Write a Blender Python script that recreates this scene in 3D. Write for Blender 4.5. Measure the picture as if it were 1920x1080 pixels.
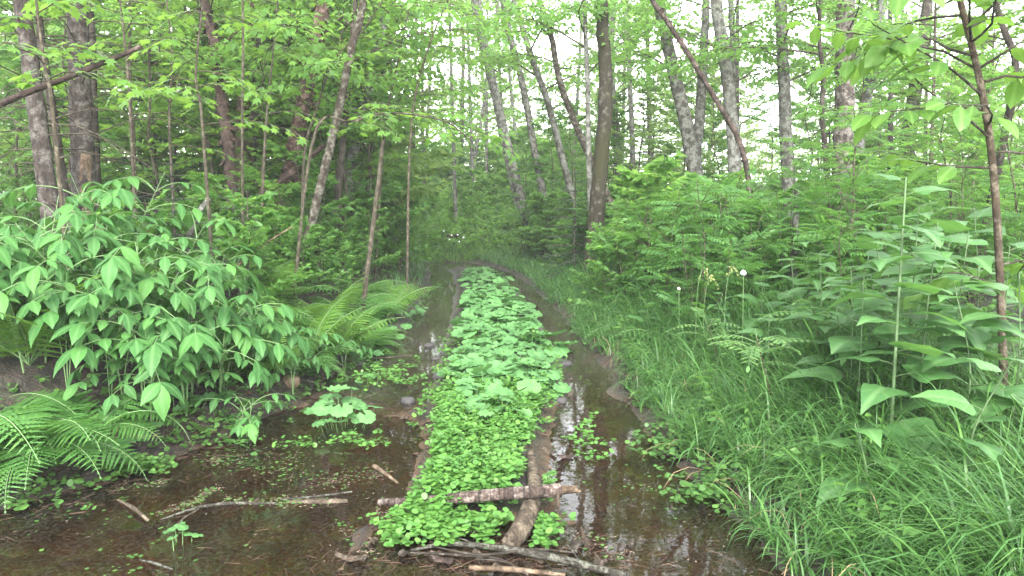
import bpy, math, random
import numpy as np
from mathutils import Matrix, Vector

for o_ in list(bpy.data.objects):
    bpy.data.objects.remove(o_)
S = bpy.context.scene
C = S.collection
R = math.radians

# ------------------------------------------------------------------ camera
FPX = 1920 * 26.0 / 36.0
PITCH = math.atan(150 / FPX)
CAM = np.array([0.0, 0.0, 1.5])
cd = bpy.data.cameras.new('camera')
cd.lens = 26.0
cd.sensor_width = 36.0
cd.clip_start = 0.05
cd.clip_end = 600
cam = bpy.data.objects.new('camera', cd)
C.objects.link(cam)
cam.location = CAM
cam.rotation_euler = (R(90) - PITCH, 0, 0)
S.camera = cam

# ------------------------------------------------------------------ sky, sun, exposure
SUN_EL, SUN_AZ = R(40), R(177)
W = bpy.data.worlds.new('World')
S.world = W
W.use_nodes = True
nt = W.node_tree
nt.nodes.clear()
sky = nt.nodes.new('ShaderNodeTexSky')
sky.sky_type = 'NISHITA'
sky.sun_disc = False
sky.sun_elevation = SUN_EL
sky.sun_rotation = SUN_AZ
sky.air_density = 1.0
sky.dust_density = 1.0
sky.ozone_density = 1.0
hs = nt.nodes.new('ShaderNodeHueSaturation')       # an overcast sky: the same brightness, almost no blue
hs.inputs['Saturation'].default_value = 0.16
bg = nt.nodes.new('ShaderNodeBackground')
bg.inputs['Strength'].default_value = 0.15
wo = nt.nodes.new('ShaderNodeOutputWorld')
nt.links.new(sky.outputs[0], hs.inputs['Color'])
nt.links.new(hs.outputs[0], bg.inputs[0])
nt.links.new(bg.outputs[0], wo.inputs[0])
sl_ = bpy.data.lights.new('sun', 'SUN')
sl_.energy = 1.5
sl_.angle = R(25)
sl_.color = (1.0, 0.97, 0.92)
sun = bpy.data.objects.new('sun', sl_)
C.objects.link(sun)
sun.rotation_euler = (R(90) - SUN_EL, 0, R(180) - SUN_AZ)
S.view_settings.view_transform = 'Standard'
S.view_settings.look = 'None'
S.view_settings.exposure = 3.25
S.view_settings.gamma = 1.0
S.view_settings.use_curve_mapping = False
S.render.engine = 'CYCLES'
cy = S.cycles
cy.use_denoising = True
cy.max_bounces = 10
cy.diffuse_bounces = 6
cy.glossy_bounces = 3
cy.transmission_bounces = 4
cy.transparent_max_bounces = 8
cy.volume_bounces = 0
cy.sample_clamp_indirect = 6.0

rng = np.random.default_rng(11)

# ------------------------------------------------------------------ pixel -> world
cp_, sp_ = math.cos(PITCH), math.sin(PITCH)
def ray(px, py):
    a, b = (px - 960) / FPX, (540 - py) / FPX
    return np.array([a, cp_ + b * sp_, -sp_ + b * cp_])
def gp(px, py, z=0.0):
    d = ray(px, py)
    return CAM + d * ((z - 1.5) / d[2])
def at(px, py, Y):
    d = ray(px, py)
    return CAM + d * (Y / d[1])
def ppm(Y):
    return FPX / Y

# ------------------------------------------------------------------ value noise
def _h(i, j, s):
    v = np.sin(i * 127.1 + j * 311.7 + s * 74.7) * 43758.5453
    return v - np.floor(v)
def vnoise(x, y, s=0):
    xi, yi = np.floor(x), np.floor(y)
    u, v = x - xi, y - yi
    u, v = u * u * (3 - 2 * u), v * v * (3 - 2 * v)
    return (_h(xi, yi, s) * (1 - u) + _h(xi + 1, yi, s) * u) * (1 - v) + (_h(xi, yi + 1, s) * (1 - u) + _h(xi + 1, yi + 1, s) * u) * v
def fbm(x, y, s=0, o=3):
    t, a, n = 0, 0.5, 0
    for k in range(o):
        t = t + a * vnoise(x * 2 ** k, y * 2 ** k, s + k)
        n += a
        a *= 0.5
    return t / n - 0.5
def ss(a, b, x):
    t = np.clip((x - a) / (b - a), 0, 1)
    return t * t * (3 - 2 * t)

# ------------------------------------------------------------------ the track's edges, as a table over depth
ROWS = [1080, 1000, 950, 900, 850, 800, 780, 740, 700, 650, 600, 560, 540, 515, 500]
PX_L = [-420, -150, 30, 180, 335, 450, 500, 565, 622, 700, 765, 792, 803, 806, 800]
PX_SL = [640, 700, 768, 785, 795, 802, 805, 812, 825, 838, 848, 856, 858, 853, 835]
PX_SR = [1120, 1075, 1040, 1020, 1018, 1028, 1035, 1045, 1048, 1030, 1002, 972, 955, 912, 870]
PX_R = [1490, 1430, 1370, 1310, 1255, 1215, 1200, 1175, 1145, 1102, 1068, 1025, 1003, 965, 925]
_d = [gp(960, r)[1] for r in ROWS]
def _tab(px, near, far):
    xs = [gp(p, r)[0] for p, r in zip(px, ROWS)]
    return np.array([near] + [near] + xs + far)
T_D = np.array([-6, 0.5] + _d + [22.0, 26.0, 32.0, 45.0])
T_L = _tab(PX_L, -2.9, [-3.7, -6.2, -11.0, -24.0])
T_SL = _tab(PX_SL, -0.62, [-3.0, -5.4, -10.2, -23.0])
T_SR = _tab(PX_SR, 0.38, [-2.3, -4.6, -9.3, -22.0])
T_R = _tab(PX_R, 1.15, [-1.6, -3.9, -8.5, -21.0])
def eL(y): return np.interp(y, T_D, T_L)
def eSL(y): return np.interp(y, T_D, T_SL)
def eSR(y): return np.interp(y, T_D, T_SR)
def eR(y): return np.interp(y, T_D, T_R)

MUD = [(gp(745, 778), .30, .16, .115), (gp(650, 800), .22, .12, .10), (gp(1110, 735), .30, .25, .075), (gp(560, 760), .5, .10, .09),
       (gp(806, 690), .08, .25, .06), (gp(610, 1000), .35, .10, .06), (gp(230, 905), .35, .10, .08)]
def H(x, y):
    x = np.asarray(x, float); y = np.asarray(y, float)
    wob = 0.10 * fbm(x * 3.1, y * 3.1, 5) + 0.16 * fbm(x * .9, y * .9, 9)
    L, A, B, Rr = eL(y) + wob, eSL(y) + wob * .6, eSR(y) - wob * .6, eR(y) + wob
    # banks
    tl, tr = L - x, x - Rr
    bank_l = 0.0 + 0.16 * ss(-.04, .22, tl) + 0.34 * ss(.15, 1.2, tl) + 0.012 * np.clip(tl, 0, 40)
    bank_r = 0.0 + 0.09 * ss(-.04, .25, tr) + 0.16 * ss(.2, 1.8, tr) + 0.014 * np.clip(tr, 0, 40)
    far = ss(19, 30, y)
    # ruts and strip
    ul = np.minimum(x - L, A - x)
    ur = np.minimum(x - B, Rr - x)
    dep = np.interp(y, [0, 5, 7, 9, 13, 19, 20.2, 21.5], [.13, .11, .075, .075, .07, .06, .05, -.06])
    rut_l = 0.012 - (dep + .012) * ss(-.02, .22, ul)
    rut_r = 0.012 - (dep + .012) * ss(-.02, .22, ur)
    near_strip = 1 - ss(3.15, 3.65, y + .5 * fbm(x * 3, y * 3, 70))
    strip = 0.015 - .058 * near_strip + near_strip * .085 * fbm(x * 4.2, y * 5.5, 61, 4) + 0.07 * ss(0, .2, np.minimum(x - A, B - x)) * (1 - .80 * near_strip)
    strip = strip - .16 * ss(17.9, 18.6, y)
    z = np.where(x < L, bank_l, np.where(x < A, rut_l, np.where(x < B, strip, np.where(x < Rr, rut_r, bank_r))))
    on = (x > L) & (x < Rr)
    bumps = 0.06 * fbm(x * 7, y * 7, 3, 4) + 0.03 * fbm(x * 25, y * 25, 8, 2)
    z = z + np.where(on, bumps * (.55 - .3 * ss(5.5, 7, y)), bumps * 1.5)
    mb = 0
    for c, sx, sy, a in MUD:
        mb = mb + a * np.exp(-((x - c[0]) / sx) ** 2 - ((y - c[1]) / sy) ** 2)
    z = z + np.where(on, mb, 0)
    z = z + 0.6 * fbm(x * .12, y * .12, 21) * ss(1.5, 9, np.maximum(tl, tr))
    return z + far * 0.10 + 1.0 * ss(20.3, 24.0, y) * ss(-6.5, -3.0, x) + .9 * ss(23, 36, y)
def g(x, y):
    return np.array([x, y, float(H(x, y))])
def gpt(px, py, dz=0.0):
    """ground point under a pixel of the photograph"""
    z = 0.1
    for _ in range(8):
        p = gp(px, py, z + dz)
        z = .5 * z + .5 * float(H(p[0], p[1]))
    return g(p[0], p[1])
def to_px(p):
    d = np.asarray(p, float) - CAM
    f = d[1] * cp_ - d[2] * sp_
    u = d[1] * sp_ + d[2] * cp_
    return 960 + FPX * d[0] / f, 540 - FPX * u / f

# ------------------------------------------------------------------ mesh helpers
class Bag:
    def __init__(s):
        s.v, s.f, s.n = [], [], 0
    def add(s, v, f, mi=0):
        v = np.asarray(v, float).reshape(-1, 3)
        f = np.asarray(f, int)
        s.f.append((f + s.n, mi))
        s.v.append(v)
        s.n += len(v)
    def scatter(s, tpl, mats, locs, mi=0):
        if len(locs) == 0:
            return
        tv, tf = tpl
        v = np.einsum('nij,kj->nki', mats, tv) + np.asarray(locs)[:, None, :]
        f = tf[None] + (np.arange(len(locs)) * len(tv))[:, None, None]
        s.add(v.reshape(-1, 3), f.reshape(-1, tf.shape[1]), mi)
    def mesh(s, name, mats, smooth=True):
        me = bpy.data.meshes.new(name)
        v = np.concatenate(s.v)
        loops = np.concatenate([f.ravel() for f, _ in s.f])
        sizes = np.concatenate([np.full(len(f), f.shape[1]) for f, _ in s.f])
        mis = np.concatenate([np.full(len(f), m) for f, m in s.f])
        starts = np.concatenate([[0], np.cumsum(sizes)[:-1]])
        me.vertices.add(len(v)); me.loops.add(len(loops)); me.polygons.add(len(sizes))
        me.vertices.foreach_set('co', v.astype(np.float32).ravel())
        me.loops.foreach_set('vertex_index', loops.astype(np.int32))
        me.polygons.foreach_set('loop_start', starts.astype(np.int32))
        me.polygons.foreach_set('material_index', mis.astype(np.int32))
        if smooth:
            me.polygons.foreach_set('use_smooth', np.ones(len(sizes), bool))
        me.update(calc_edges=True)
        for m in (mats if isinstance(mats, (list, tuple)) else [mats]):
            me.materials.append(m)
        return me
def link(name, data, parent=None, M=None, kind=None):
    o = bpy.data.objects.new(name, data)
    C.objects.link(o)
    if parent is not None:
        o.parent = parent
    if M is not None:
        o.matrix_local = M
    if kind:
        o['kind'] = kind
    return o
def thing(name, label, cat, loc=(0, 0, 0), rz=0.0, sc=1.0, group=None, data=None):
    o = link(name, data)
    o.location = tuple(float(q) for q in loc)
    o.rotation_euler = (0, 0, rz)
    o.scale = (sc, sc, sc)
    o['label'] = label
    o['category'] = cat
    if group:
        o['group'] = group
    return o
def M4(m3, loc):
    M = Matrix(np.asarray(m3).tolist()).to_4x4()
    M.translation = Vector([float(q) for q in loc])
    return M
def unit(v):
    v = np.asarray(v, float)
    return v / np.maximum(np.linalg.norm(v, axis=-1, keepdims=True), 1e-9)
def frames(dirs, ups, sc=1.0):
    x = unit(dirs)
    y = unit(np.cross(ups, x))
    z = np.cross(x, y)
    m = np.stack([x, y, z], axis=-1)
    return m * np.asarray(sc).reshape(-1, 1, 1) if np.ndim(sc) else m * sc
def spline(pts, n):
    """Catmull-Rom through pts, n points"""
    P = np.asarray(pts, float)
    if len(P) == 2:
        t = np.linspace(0, 1, n)[:, None]
        return P[0] * (1 - t) + P[1] * t
    P = np.vstack([2 * P[0] - P[1], P, 2 * P[-1] - P[-2]])
    m = len(P) - 3
    out = []
    for u in np.linspace(0, m - 1e-6, n):
        i = int(u); t = u - i
        a, b, c, d = P[i:i + 4]
        out.append(.5 * (2 * b + (c - a) * t + (2 * a - 5 * b + 4 * c - d) * t * t + (3 * b - a - 3 * c + d) * t ** 3))
    return np.array(out)
def tube(bag, pts, rad, sides=6, mi=0, rough=0.0, seed=0, cap=True):
    P = np.asarray(pts, float)
    n = len(P)
    rad = np.broadcast_to(np.asarray(rad, float), (n,))
    T = unit(np.gradient(P, axis=0))
    ref = np.array([1.0, 0.0, 0.0]) if abs(T[:, 0]).mean() < .8 else np.array([0, 0, 1.0])
    A = unit(np.cross(T, ref)); B = np.cross(T, A)
    th = np.linspace(0, 2 * math.pi, sides, endpoint=False)
    k = rad[:, None] * np.ones(sides)
    if rough:
        r_ = np.random.default_rng(seed)
        ph = r_.uniform(0, 6.3, 3)
        zz = np.arange(n)[:, None]
        k = k * (1 + rough * (np.sin(3 * th[None] + ph[0] + zz * .35) * .5 + np.sin(5 * th[None] + ph[1] - zz * .6) * .3) + rough * .7 * r_.normal(size=(n, sides)) * .5)
    v = P[:, None] + A[:, None] * (np.cos(th)[None, :, None] * k[..., None]) + B[:, None] * (np.sin(th)[None, :, None] * k[..., None])
    i = np.arange(n - 1)[:, None] * sides; j = np.arange(sides)[None]; j2 = (j + 1) % sides
    f = np.stack([i + j, i + j2, i + sides + j2, i + sides + j], -1).reshape(-1, 4)
    v = v.reshape(-1, 3)
    bag.add(v, f, mi)
    if cap:
        vv = np.vstack([v[:sides], P[:1], v[-sides:], P[-1:]])
        t1 = np.array([[sides, (q + 1) % sides, q] for q in range(sides)])
        t2 = np.array([[2 * sides + 1, sides + 1 + q, sides + 1 + (q + 1) % sides] for q in range(sides)])
        bag.add(vv, np.vstack([t1, t2]), mi)

# ------------------------------------------------------------------ materials
def newmat(name):
    m = bpy.data.materials.new(name)
    m.use_nodes = True
    t = m.node_tree
    t.nodes.clear()
    return m, t, t.nodes, t.links
def out(t, sh):
    o = t.nodes.new('ShaderNodeOutputMaterial')
    t.links.new(sh, o.inputs['Surface'])
def nnode(t, kind, **kw):
    n = t.nodes.new(kind)
    for k, v in kw.items():
        setattr(n, k, v)
    return n
def mixc(t, fac, a, b, mode='MIX'):
    n = t.nodes.new('ShaderNodeMix'); n.data_type = 'RGBA'; n.blend_type = mode
    for s, v in ((n.inputs[0], fac), (n.inputs[6], a), (n.inputs[7], b)):
        if isinstance(v, bpy.types.NodeSocket):
            t.links.new(v, s)
        else:
            s.default_value = v if not isinstance(v, tuple) else (*v, 1.0)[:4]
    return n.outputs[2]
def ramp(t, fac, stops):
    n = t.nodes.new('ShaderNodeValToRGB')
    t.links.new(fac, n.inputs[0])
    e = n.color_ramp.elements
    while len(e) < len(stops):
        e.new(.5)
    for q, (p, c) in zip(e, stops):
        q.position = p
        q.color = (*c, 1) if isinstance(c, tuple) else (c, c, c, 1)
    return n.outputs[0]
def noise_(t, vec, scale, detail=4, rough=.6, dist=0.0):
    n = t.nodes.new('ShaderNodeTexNoise')
    n.inputs['Scale'].default_value = scale
    n.inputs['Detail'].default_value = detail
    n.inputs['Roughness'].default_value = rough
    n.inputs['Distortion'].default_value = dist
    if vec is not None:
        t.links.new(vec, n.inputs['Vector'])
    return n.outputs['Fac']
def objvec(t, scale=(1, 1, 1), rand=True):
    tc = t.nodes.new('ShaderNodeTexCoord')
    mp = t.nodes.new('ShaderNodeMapping')
    mp.inputs['Scale'].default_value = scale
    t.links.new(tc.outputs['Object'], mp.inputs['Vector'])
    if rand:
        oi = t.nodes.new('ShaderNodeObjectInfo')
        mu = t.nodes.new('ShaderNodeMath'); mu.operation = 'MULTIPLY'; mu.inputs[1].default_value = 37.0
        cx = t.nodes.new('ShaderNodeCombineXYZ')
        t.links.new(oi.outputs['Random'], mu.inputs[0])
        t.links.new(mu.outputs[0], cx.inputs[0]); t.links.new(mu.outputs[0], cx.inputs[2])
        t.links.new(cx.outputs[0], mp.inputs['Location'])
    return mp.outputs[0]
def bump(t, h, strength=.4, dist=.02):
    b = t.nodes.new('ShaderNodeBump')
    b.inputs['Strength'].default_value = strength
    b.inputs['Distance'].default_value = dist
    t.links.new(h, b.inputs['Height'])
    return b.outputs[0]
def leafmat(name, c, tr=None, rough=.45, spec=.4, fac=.38, var=.35, yellow=.25, vein=0.0):
    """leaf: diffuse and gloss on top, light coming through; every loose leaf a little different"""
    m, t, N, L = newmat(name)
    geo = N.new('ShaderNodeNewGeometry'); oi = N.new('ShaderNodeObjectInfo')
    ad = N.new('ShaderNodeMath'); ad.operation = 'ADD'
    L.new(geo.outputs['Random Per Island'], ad.inputs[0]); L.new(oi.outputs['Random'], ad.inputs[1])
    fr = N.new('ShaderNodeMath'); fr.operation = 'FRACT'; L.new(ad.outputs[0], fr.inputs[0])
    lo = tuple(q * (1 - var) for q in c); hi = (c[0] * (1 + var + yellow), c[1] * (1 + var), c[2] * (1 + var * .4))
    col = ramp(t, fr.outputs[0], [(0.0, lo), (0.55, c), (1.0, hi)])
    # a broad patchiness over the plant
    pv = noise_(t, objvec(t), 2.3, 2)
    col = mixc(t, ramp(t, pv, [(.35, 0.0), (.7, .45)]), col, (c[0] * 1.3, c[1] * 1.15, c[2] * .9))
    p = N.new('ShaderNodeBsdfPrincipled')
    if vein:
        # midrib and side veins, in the leaf's own coordinates (base at the origin, tip along +X)
        tc_ = N.new('ShaderNodeTexCoord'); sx = N.new('ShaderNodeSeparateXYZ'); L.new(tc_.outputs['Object'], sx.inputs[0])
        def mth(op, a, b=None):
            n = N.new('ShaderNodeMath'); n.operation = op
            for s_, q in ((n.inputs[0], a), (n.inputs[1], b)):
                if q is None: continue
                if isinstance(q, (int, float)): s_.default_value = q
                else: L.new(q, s_)
            return n.outputs[0]
        ay = mth('ABSOLUTE', sx.outputs[1])
        mid = ramp(t, mth('DIVIDE', ay, vein * .09), [(.25, 1.0), (.8, 0.0)])
        ph = mth('SUBTRACT', sx.outputs[0], mth('MULTIPLY', ay, .75))
        wv = mth('ABSOLUTE', mth('SINE', mth('MULTIPLY', ph, 22.0 / vein * .42)))
        sv = ramp(t, wv, [(.04, .7), (.22, 0.0)])
        vm = mth('MAXIMUM', mid, sv)
        col = mixc(t, mth('MULTIPLY', vm, .55), col, (c[0] * 1.9 + .02, c[1] * 1.45 + .02, c[2] * 1.7 + .01))
        L.new(bump(t, mth('SUBTRACT', 1.0, wv if False else vm), .35, .004), p.inputs['Normal'])
    L.new(col, p.inputs['Base Color'])
    p.inputs['Roughness'].default_value = rough
    p.inputs['Specular IOR Level'].default_value = spec
    tl = N.new('ShaderNodeBsdfTranslucent')
    tr = tr or (c[0] * 1.7, c[1] * 1.7, c[2] * .8)
    tc = mixc(t, .5, tr, col)
    L.new(tc, tl.inputs['Color'])
    mx = N.new('ShaderNodeMixShader'); mx.inputs[0].default_value = fac
    L.new(p.outputs[0], mx.inputs[1]); L.new(tl.outputs[0], mx.inputs[2])
    out(t, mx.outputs[0])
    return m
def barkmat(name, dark, mid, pale, patch=.5, stretch=.25, scale=9.0, moss=None, bumps=.7, band=False):
    dark, mid, pale = [tuple(q * k for q in c) for c, k in ((dark, .6), (mid, .66), (pale, .72))]
    m, t, N, L = newmat(name)
    v = objvec(t, (1, 1, stretch))
    v1 = objvec(t, (1, 1, 1))
    n1 = noise_(t, v, scale * 2.2, 6, .65, .6)
    n2 = noise_(t, v1, scale * .8, 5, .65)
    n3 = noise_(t, v1, scale * 3.5, 3, .6)
    col = mixc(t, ramp(t, n1, [(.35, 0.0), (.62, 1.0)]), dark, mid)
    pf = ramp(t, n2, [(.62 - patch * .3, 0.0), (.70 - patch * .22, 1.0)])
    pf2 = ramp(t, n3, [(.38, 0.25), (.55, 1.0)])
    mu = N.new('ShaderNodeMath'); mu.operation = 'MULTIPLY'
    L.new(pf, mu.inputs[0]); L.new(pf2, mu.inputs[1])
    col = mixc(t, mu.outputs[0], col, pale)
    if moss:
        col = mixc(t, ramp(t, noise_(t, v1, 1.6, 4, .6), [(.36, 0.0), (.6, .9)]), col, moss)
    if band:
        vb = objvec(t, band if isinstance(band, tuple) else (.4, .4, 9))
        col = mixc(t, ramp(t, noise_(t, vb, 6, 3, .6), [(.5, 0.0), (.62, .8)]), col, dark)
    p = N.new('ShaderNodeBsdfPrincipled')
    L.new(col, p.inputs['Base Color'])
    p.inputs['Roughness'].default_value = .85
    p.inputs['Specular IOR Level'].default_value = .25
    L.new(bump(t, n1, bumps, .03), p.inputs['Normal'])
    out(t, p.outputs[0])
    return m
def plain(name, c, rough=.8, var=.3, spec=.3, nscale=30):
    m, t, N, L = newmat(name)
    geo = N.new('ShaderNodeNewGeometry')
    n = noise_(t, objvec(t), nscale, 4)
    ad = N.new('ShaderNodeMath'); ad.operation = 'ADD'
    L.new(geo.outputs['Random Per Island'], ad.inputs[0]); L.new(n, ad.inputs[1])
    ml = N.new('ShaderNodeMath'); ml.operation = 'MULTIPLY'; ml.inputs[1].default_value = .5
    L.new(ad.outputs[0], ml.inputs[0])
    col = ramp(t, ml.outputs[0], [(.2, tuple(q * (1 - var) for q in c)), (.8, tuple(q * (1 + var) for q in c))])
    p = N.new('ShaderNodeBsdfPrincipled')
    L.new(col, p.inputs['Base Color'])
    p.inputs['Roughness'].default_value = rough
    p.inputs['Specular IOR Level'].default_value = spec
    L.new(bump(t, n, .3, .01), p.inputs['Normal'])
    out(t, p.outputs[0])
    return m

LEAF = {
    'light': leafmat('canopy_leaf', (.092, .205, .050), (.44, .74, .14), fac=.58),
    'maple': leafmat('maple_leaf', (.080, .180, .036), (.36, .60, .08), fac=.54),
    'mid': leafmat('shrub_leaf', (.070, .168, .044), (.30, .56, .10), fac=.54),
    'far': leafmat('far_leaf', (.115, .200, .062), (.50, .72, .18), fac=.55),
    'aralia': leafmat('broad_leaflet', (.040, .125, .034), (.16, .36, .045), rough=.6, spec=.22, fac=.38, var=.42, yellow=.35, vein=.14),
    'herb': leafmat('herb_leaf', (.054, .140, .046), (.20, .42, .06), rough=.42, spec=.5, fac=.34, var=.25, yellow=.15, vein=.27),
    'sapling': leafmat('sapling_leaf', (.072, .172, .034), (.30, .52, .06), fac=.48, var=.25, vein=.17),
    'fern': leafmat('fern_green', (.058, .155, .040), (.22, .46, .06), fac=.45),
    'fernlime': leafmat('fern_lime', (.080, .178, .034), (.24, .46, .05), fac=.42),
    'colt': leafmat('coltsfoot_leaf', (.080, .188, .070), (.20, .42, .09), rough=.6, spec=.22, fac=.32, var=.32, yellow=.0),
    'chick': leafmat('chickweed_leaf', (.075, .190, .042), (.20, .42, .05), fac=.38, var=.25),
    'grass': leafmat('grass_blade', (.055, .145, .042), (.18, .38, .06), rough=.38, spec=.5, fac=.3, var=.5, yellow=.4),
    'bush': leafmat('bush_leaf', (.076, .180, .048), (.34, .62, .10), fac=.54),
    'rowan': leafmat('rowan_leaflet', (.085, .185, .056), (.22, .42, .06), fac=.38, var=.15),
    'spruce': leafmat('spruce_needle', (.020, .050, .026), (.03, .07, .02), fac=.15),
    'sedge': leafmat('ground_leaf', (.060, .145, .038), (.2, .4, .06), fac=.42),
}
BARK = {
    'spruce': barkmat('spruce_bark', (.020, .015, .012), (.070, .053, .043), (.15, .135, .12), .5, .35, 14, bumps=1.0),
    'shaggy': barkmat('shaggy_bark', (.018, .012, .010), (.075, .048, .038), (.15, .10, .085), .4, .45, 9),
    'peel': barkmat('peeling_bark', (.018, .010, .008), (.090, .052, .040), (.21, .14, .115), .5, .35, 13, bumps=1.0),
    'lichen': barkmat('lichen_bark', (.022, .016, .012), (.068, .052, .036), (.20, .19, .155), .5, .55, 16, bumps=.9),
    'pale': barkmat('pale_bark', (.050, .046, .037), (.125, .120, .100), (.27, .27, .245), .65, .4, 12, bumps=.9),
    'grey': barkmat('grey_bark', (.040, .036, .028), (.100, .093, .074), (.24, .24, .215), .62, .35, 13, bumps=.9),
    'mossy': barkmat('mossy_bark', (.012, .009, .006), (.038, .030, .018), (.13, .12, .10), .3, .3, 12, bumps=1.0, moss=(.020, .020, .006)),
    'furrow': barkmat('furrowed_bark', (.022, .016, .012), (.11, .088, .074), (.27, .24, .215), .5, .16, 11, bumps=1.0),
    'dark': barkmat('dark_bark', (.016, .012, .009), (.052, .040, .030), (.12, .105, .085), .4, .4, 11),
    'brown': barkmat('brown_bark', (.034, .024, .015), (.082, .058, .036), (.16, .13, .095), .45, .6, 16),
    'twig': barkmat('twig_bark', (.035, .028, .019), (.088, .072, .048), (.16, .14, .10), .4, .5, 20),
    'deadred': barkmat('dead_bark', (.018, .011, .009), (.058, .038, .030), (.13, .095, .08), .45, .4, 11),
    'birch': barkmat('birch_log_bark', (.020, .014, .011), (.095, .064, .052), (.26, .21, .185), .6, .5, 22, band=(14, .5, .5)),
    'rot': barkmat('rotten_wood', (.028, .021, .015), (.095, .070, .048), (.19, .15, .11), .5, .3, 16),
    'lichstick': barkmat('lichen_stick', (.020, .016, .012), (.055, .048, .037), (.15, .15, .12), .5, 1.0, 34),
    'wood': barkmat('bare_wood', (.055, .036, .022), (.130, .088, .055), (.22, .16, .11), .5, .2, 14),
}
STALK = plain('green_stalk', (.10, .17, .065), .6, .25)
STALKP = plain('pale_stalk', (.062, .105, .042), .6, .2)
DRY = plain('dry_grass', (.26, .19, .11), .8, .4)
LITTER = plain('dead_leaf', (.060, .034, .021), .6, .55, .4)
NEEDLES = plain('needle_litter', (.085, .050, .035), .8, .5)
STONE = plain('wet_stone', (.040, .038, .038), .8, .4, .2, 14)
STONEB = plain('brown_stone', (.14, .095, .062), .5, .35, .5, 14)
PETAL = plain('white_petal', (.8, .8, .76), .6, .05)

# ground: wet black mud by the ruts, brown litter on the banks, mossy soil under the wood
def groundmat():
    m, t, N, L = newmat('forest_soil')
    tc = N.new('ShaderNodeTexCoord'); ov = tc.outputs['Object']
    n1 = noise_(t, ov, 5, 8, .65); n2 = noise_(t, ov, 38, 5, .65); n3 = noise_(t, ov, 1.1, 4)
    mud = mixc(t, ramp(t, n2, [(.35, 0.0), (.7, 1.0)]), (.008, .0065, .0055), (.032, .025, .020))
    lit = mixc(t, ramp(t, n2, [(.4, 0.0), (.62, 1.0)]), (.016, .011, .008), (.058, .035, .024))
    col = mixc(t, ramp(t, n1, [(.42, 0.0), (.56, 1.0)]), mud, lit)
    col = mixc(t, ramp(t, n3, [(.45, 0.0), (.65, .55)]), col, (.030, .042, .016))
    at_ = N.new('ShaderNodeAttribute'); at_.attribute_name = 'bed'
    bedc = mixc(t, ramp(t, n1, [(.35, 0.0), (.65, 1.0)]), (.026, .0150, .0062), (.105, .058, .024))
    bedc = mixc(t, ramp(t, n2, [(.55, 0.0), (.68, .8)]), bedc, (.15, .055, .020))
    silt = mixc(t, ramp(t, n2, [(.3, 0.0), (.7, 1.0)]), (.045, .043, .034), (.095, .090, .075))
    at2 = N.new('ShaderNodeAttribute'); at2.attribute_name = 'silt'
    bedc = mixc(t, at2.outputs['Fac'], bedc, silt)
    col = mixc(t, at_.outputs['Fac'], col, bedc)
    p = N.new('ShaderNodeBsdfPrincipled')
    L.new(col, p.inputs['Base Color'])
    rr = ramp(t, n2, [(.3, .42), (.6, .85)])
    L.new(rr, p.inputs['Roughness'])
    L.new(bump(t, n2, 1.0, .05), p.inputs['Normal'])
    out(t, p.outputs[0])
    return m
def watermat():
    m, t, N, L = newmat('puddle_water')
    tc = N.new('ShaderNodeTexCoord'); ov = tc.outputs['Object']
    fr = N.new('ShaderNodeFresnel'); fr.inputs['IOR'].default_value = 1.40
    b = bump(t, noise_(t, ov, 9, 3, .5, .4), .035, .02)
    L.new(b, fr.inputs['Normal'])
    gl = N.new('ShaderNodeBsdfGlossy'); gl.inputs['Roughness'].default_value = .015
    L.new(b, gl.inputs['Normal'])
    # a thin dusty film in patches makes parts of the surface dull and grey
    mpf = N.new('ShaderNodeMapping'); mpf.inputs['Scale'].default_value = (2.2, .35, 1); L.new(ov, mpf.inputs['Vector'])
    fl = ramp(t, noise_(t, mpf.outputs[0], 1.7, 5, .6), [(.30, 0.15), (.72, 1.0)])
    sp = ramp(t, noise_(t, ov, 55, 3, .6), [(.45, 0.12), (.62, 1.0)])
    mm = N.new('ShaderNodeMath'); mm.operation = 'MULTIPLY'; L.new(fl, mm.inputs[0]); L.new(sp, mm.inputs[1])
    m2 = N.new('ShaderNodeMath'); m2.operation = 'MULTIPLY'; L.new(mm.outputs[0], m2.inputs[0]); fa = N.new('ShaderNodeAttribute'); fa.attribute_name = 'film'; L.new(fa.outputs['Fac'], m2.inputs[1])
    tr = N.new('ShaderNodeBsdfTransparent'); tr.inputs['Color'].default_value = (.72, .54, .32, 1)
    df = N.new('ShaderNodeBsdfDiffuse'); df.inputs['Color'].default_value = (.155, .152, .132, 1)
    a = N.new('ShaderNodeMixShader'); L.new(fr.outputs[0], a.inputs[0]); L.new(tr.outputs[0], a.inputs[1]); L.new(gl.outputs[0], a.inputs[2])
    c = N.new('ShaderNodeMixShader'); L.new(m2.outputs[0], c.inputs[0]); L.new(a.outputs[0], c.inputs[1]); L.new(df.outputs[0], c.inputs[2])
    out(t, c.outputs[0])
    return m

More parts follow.
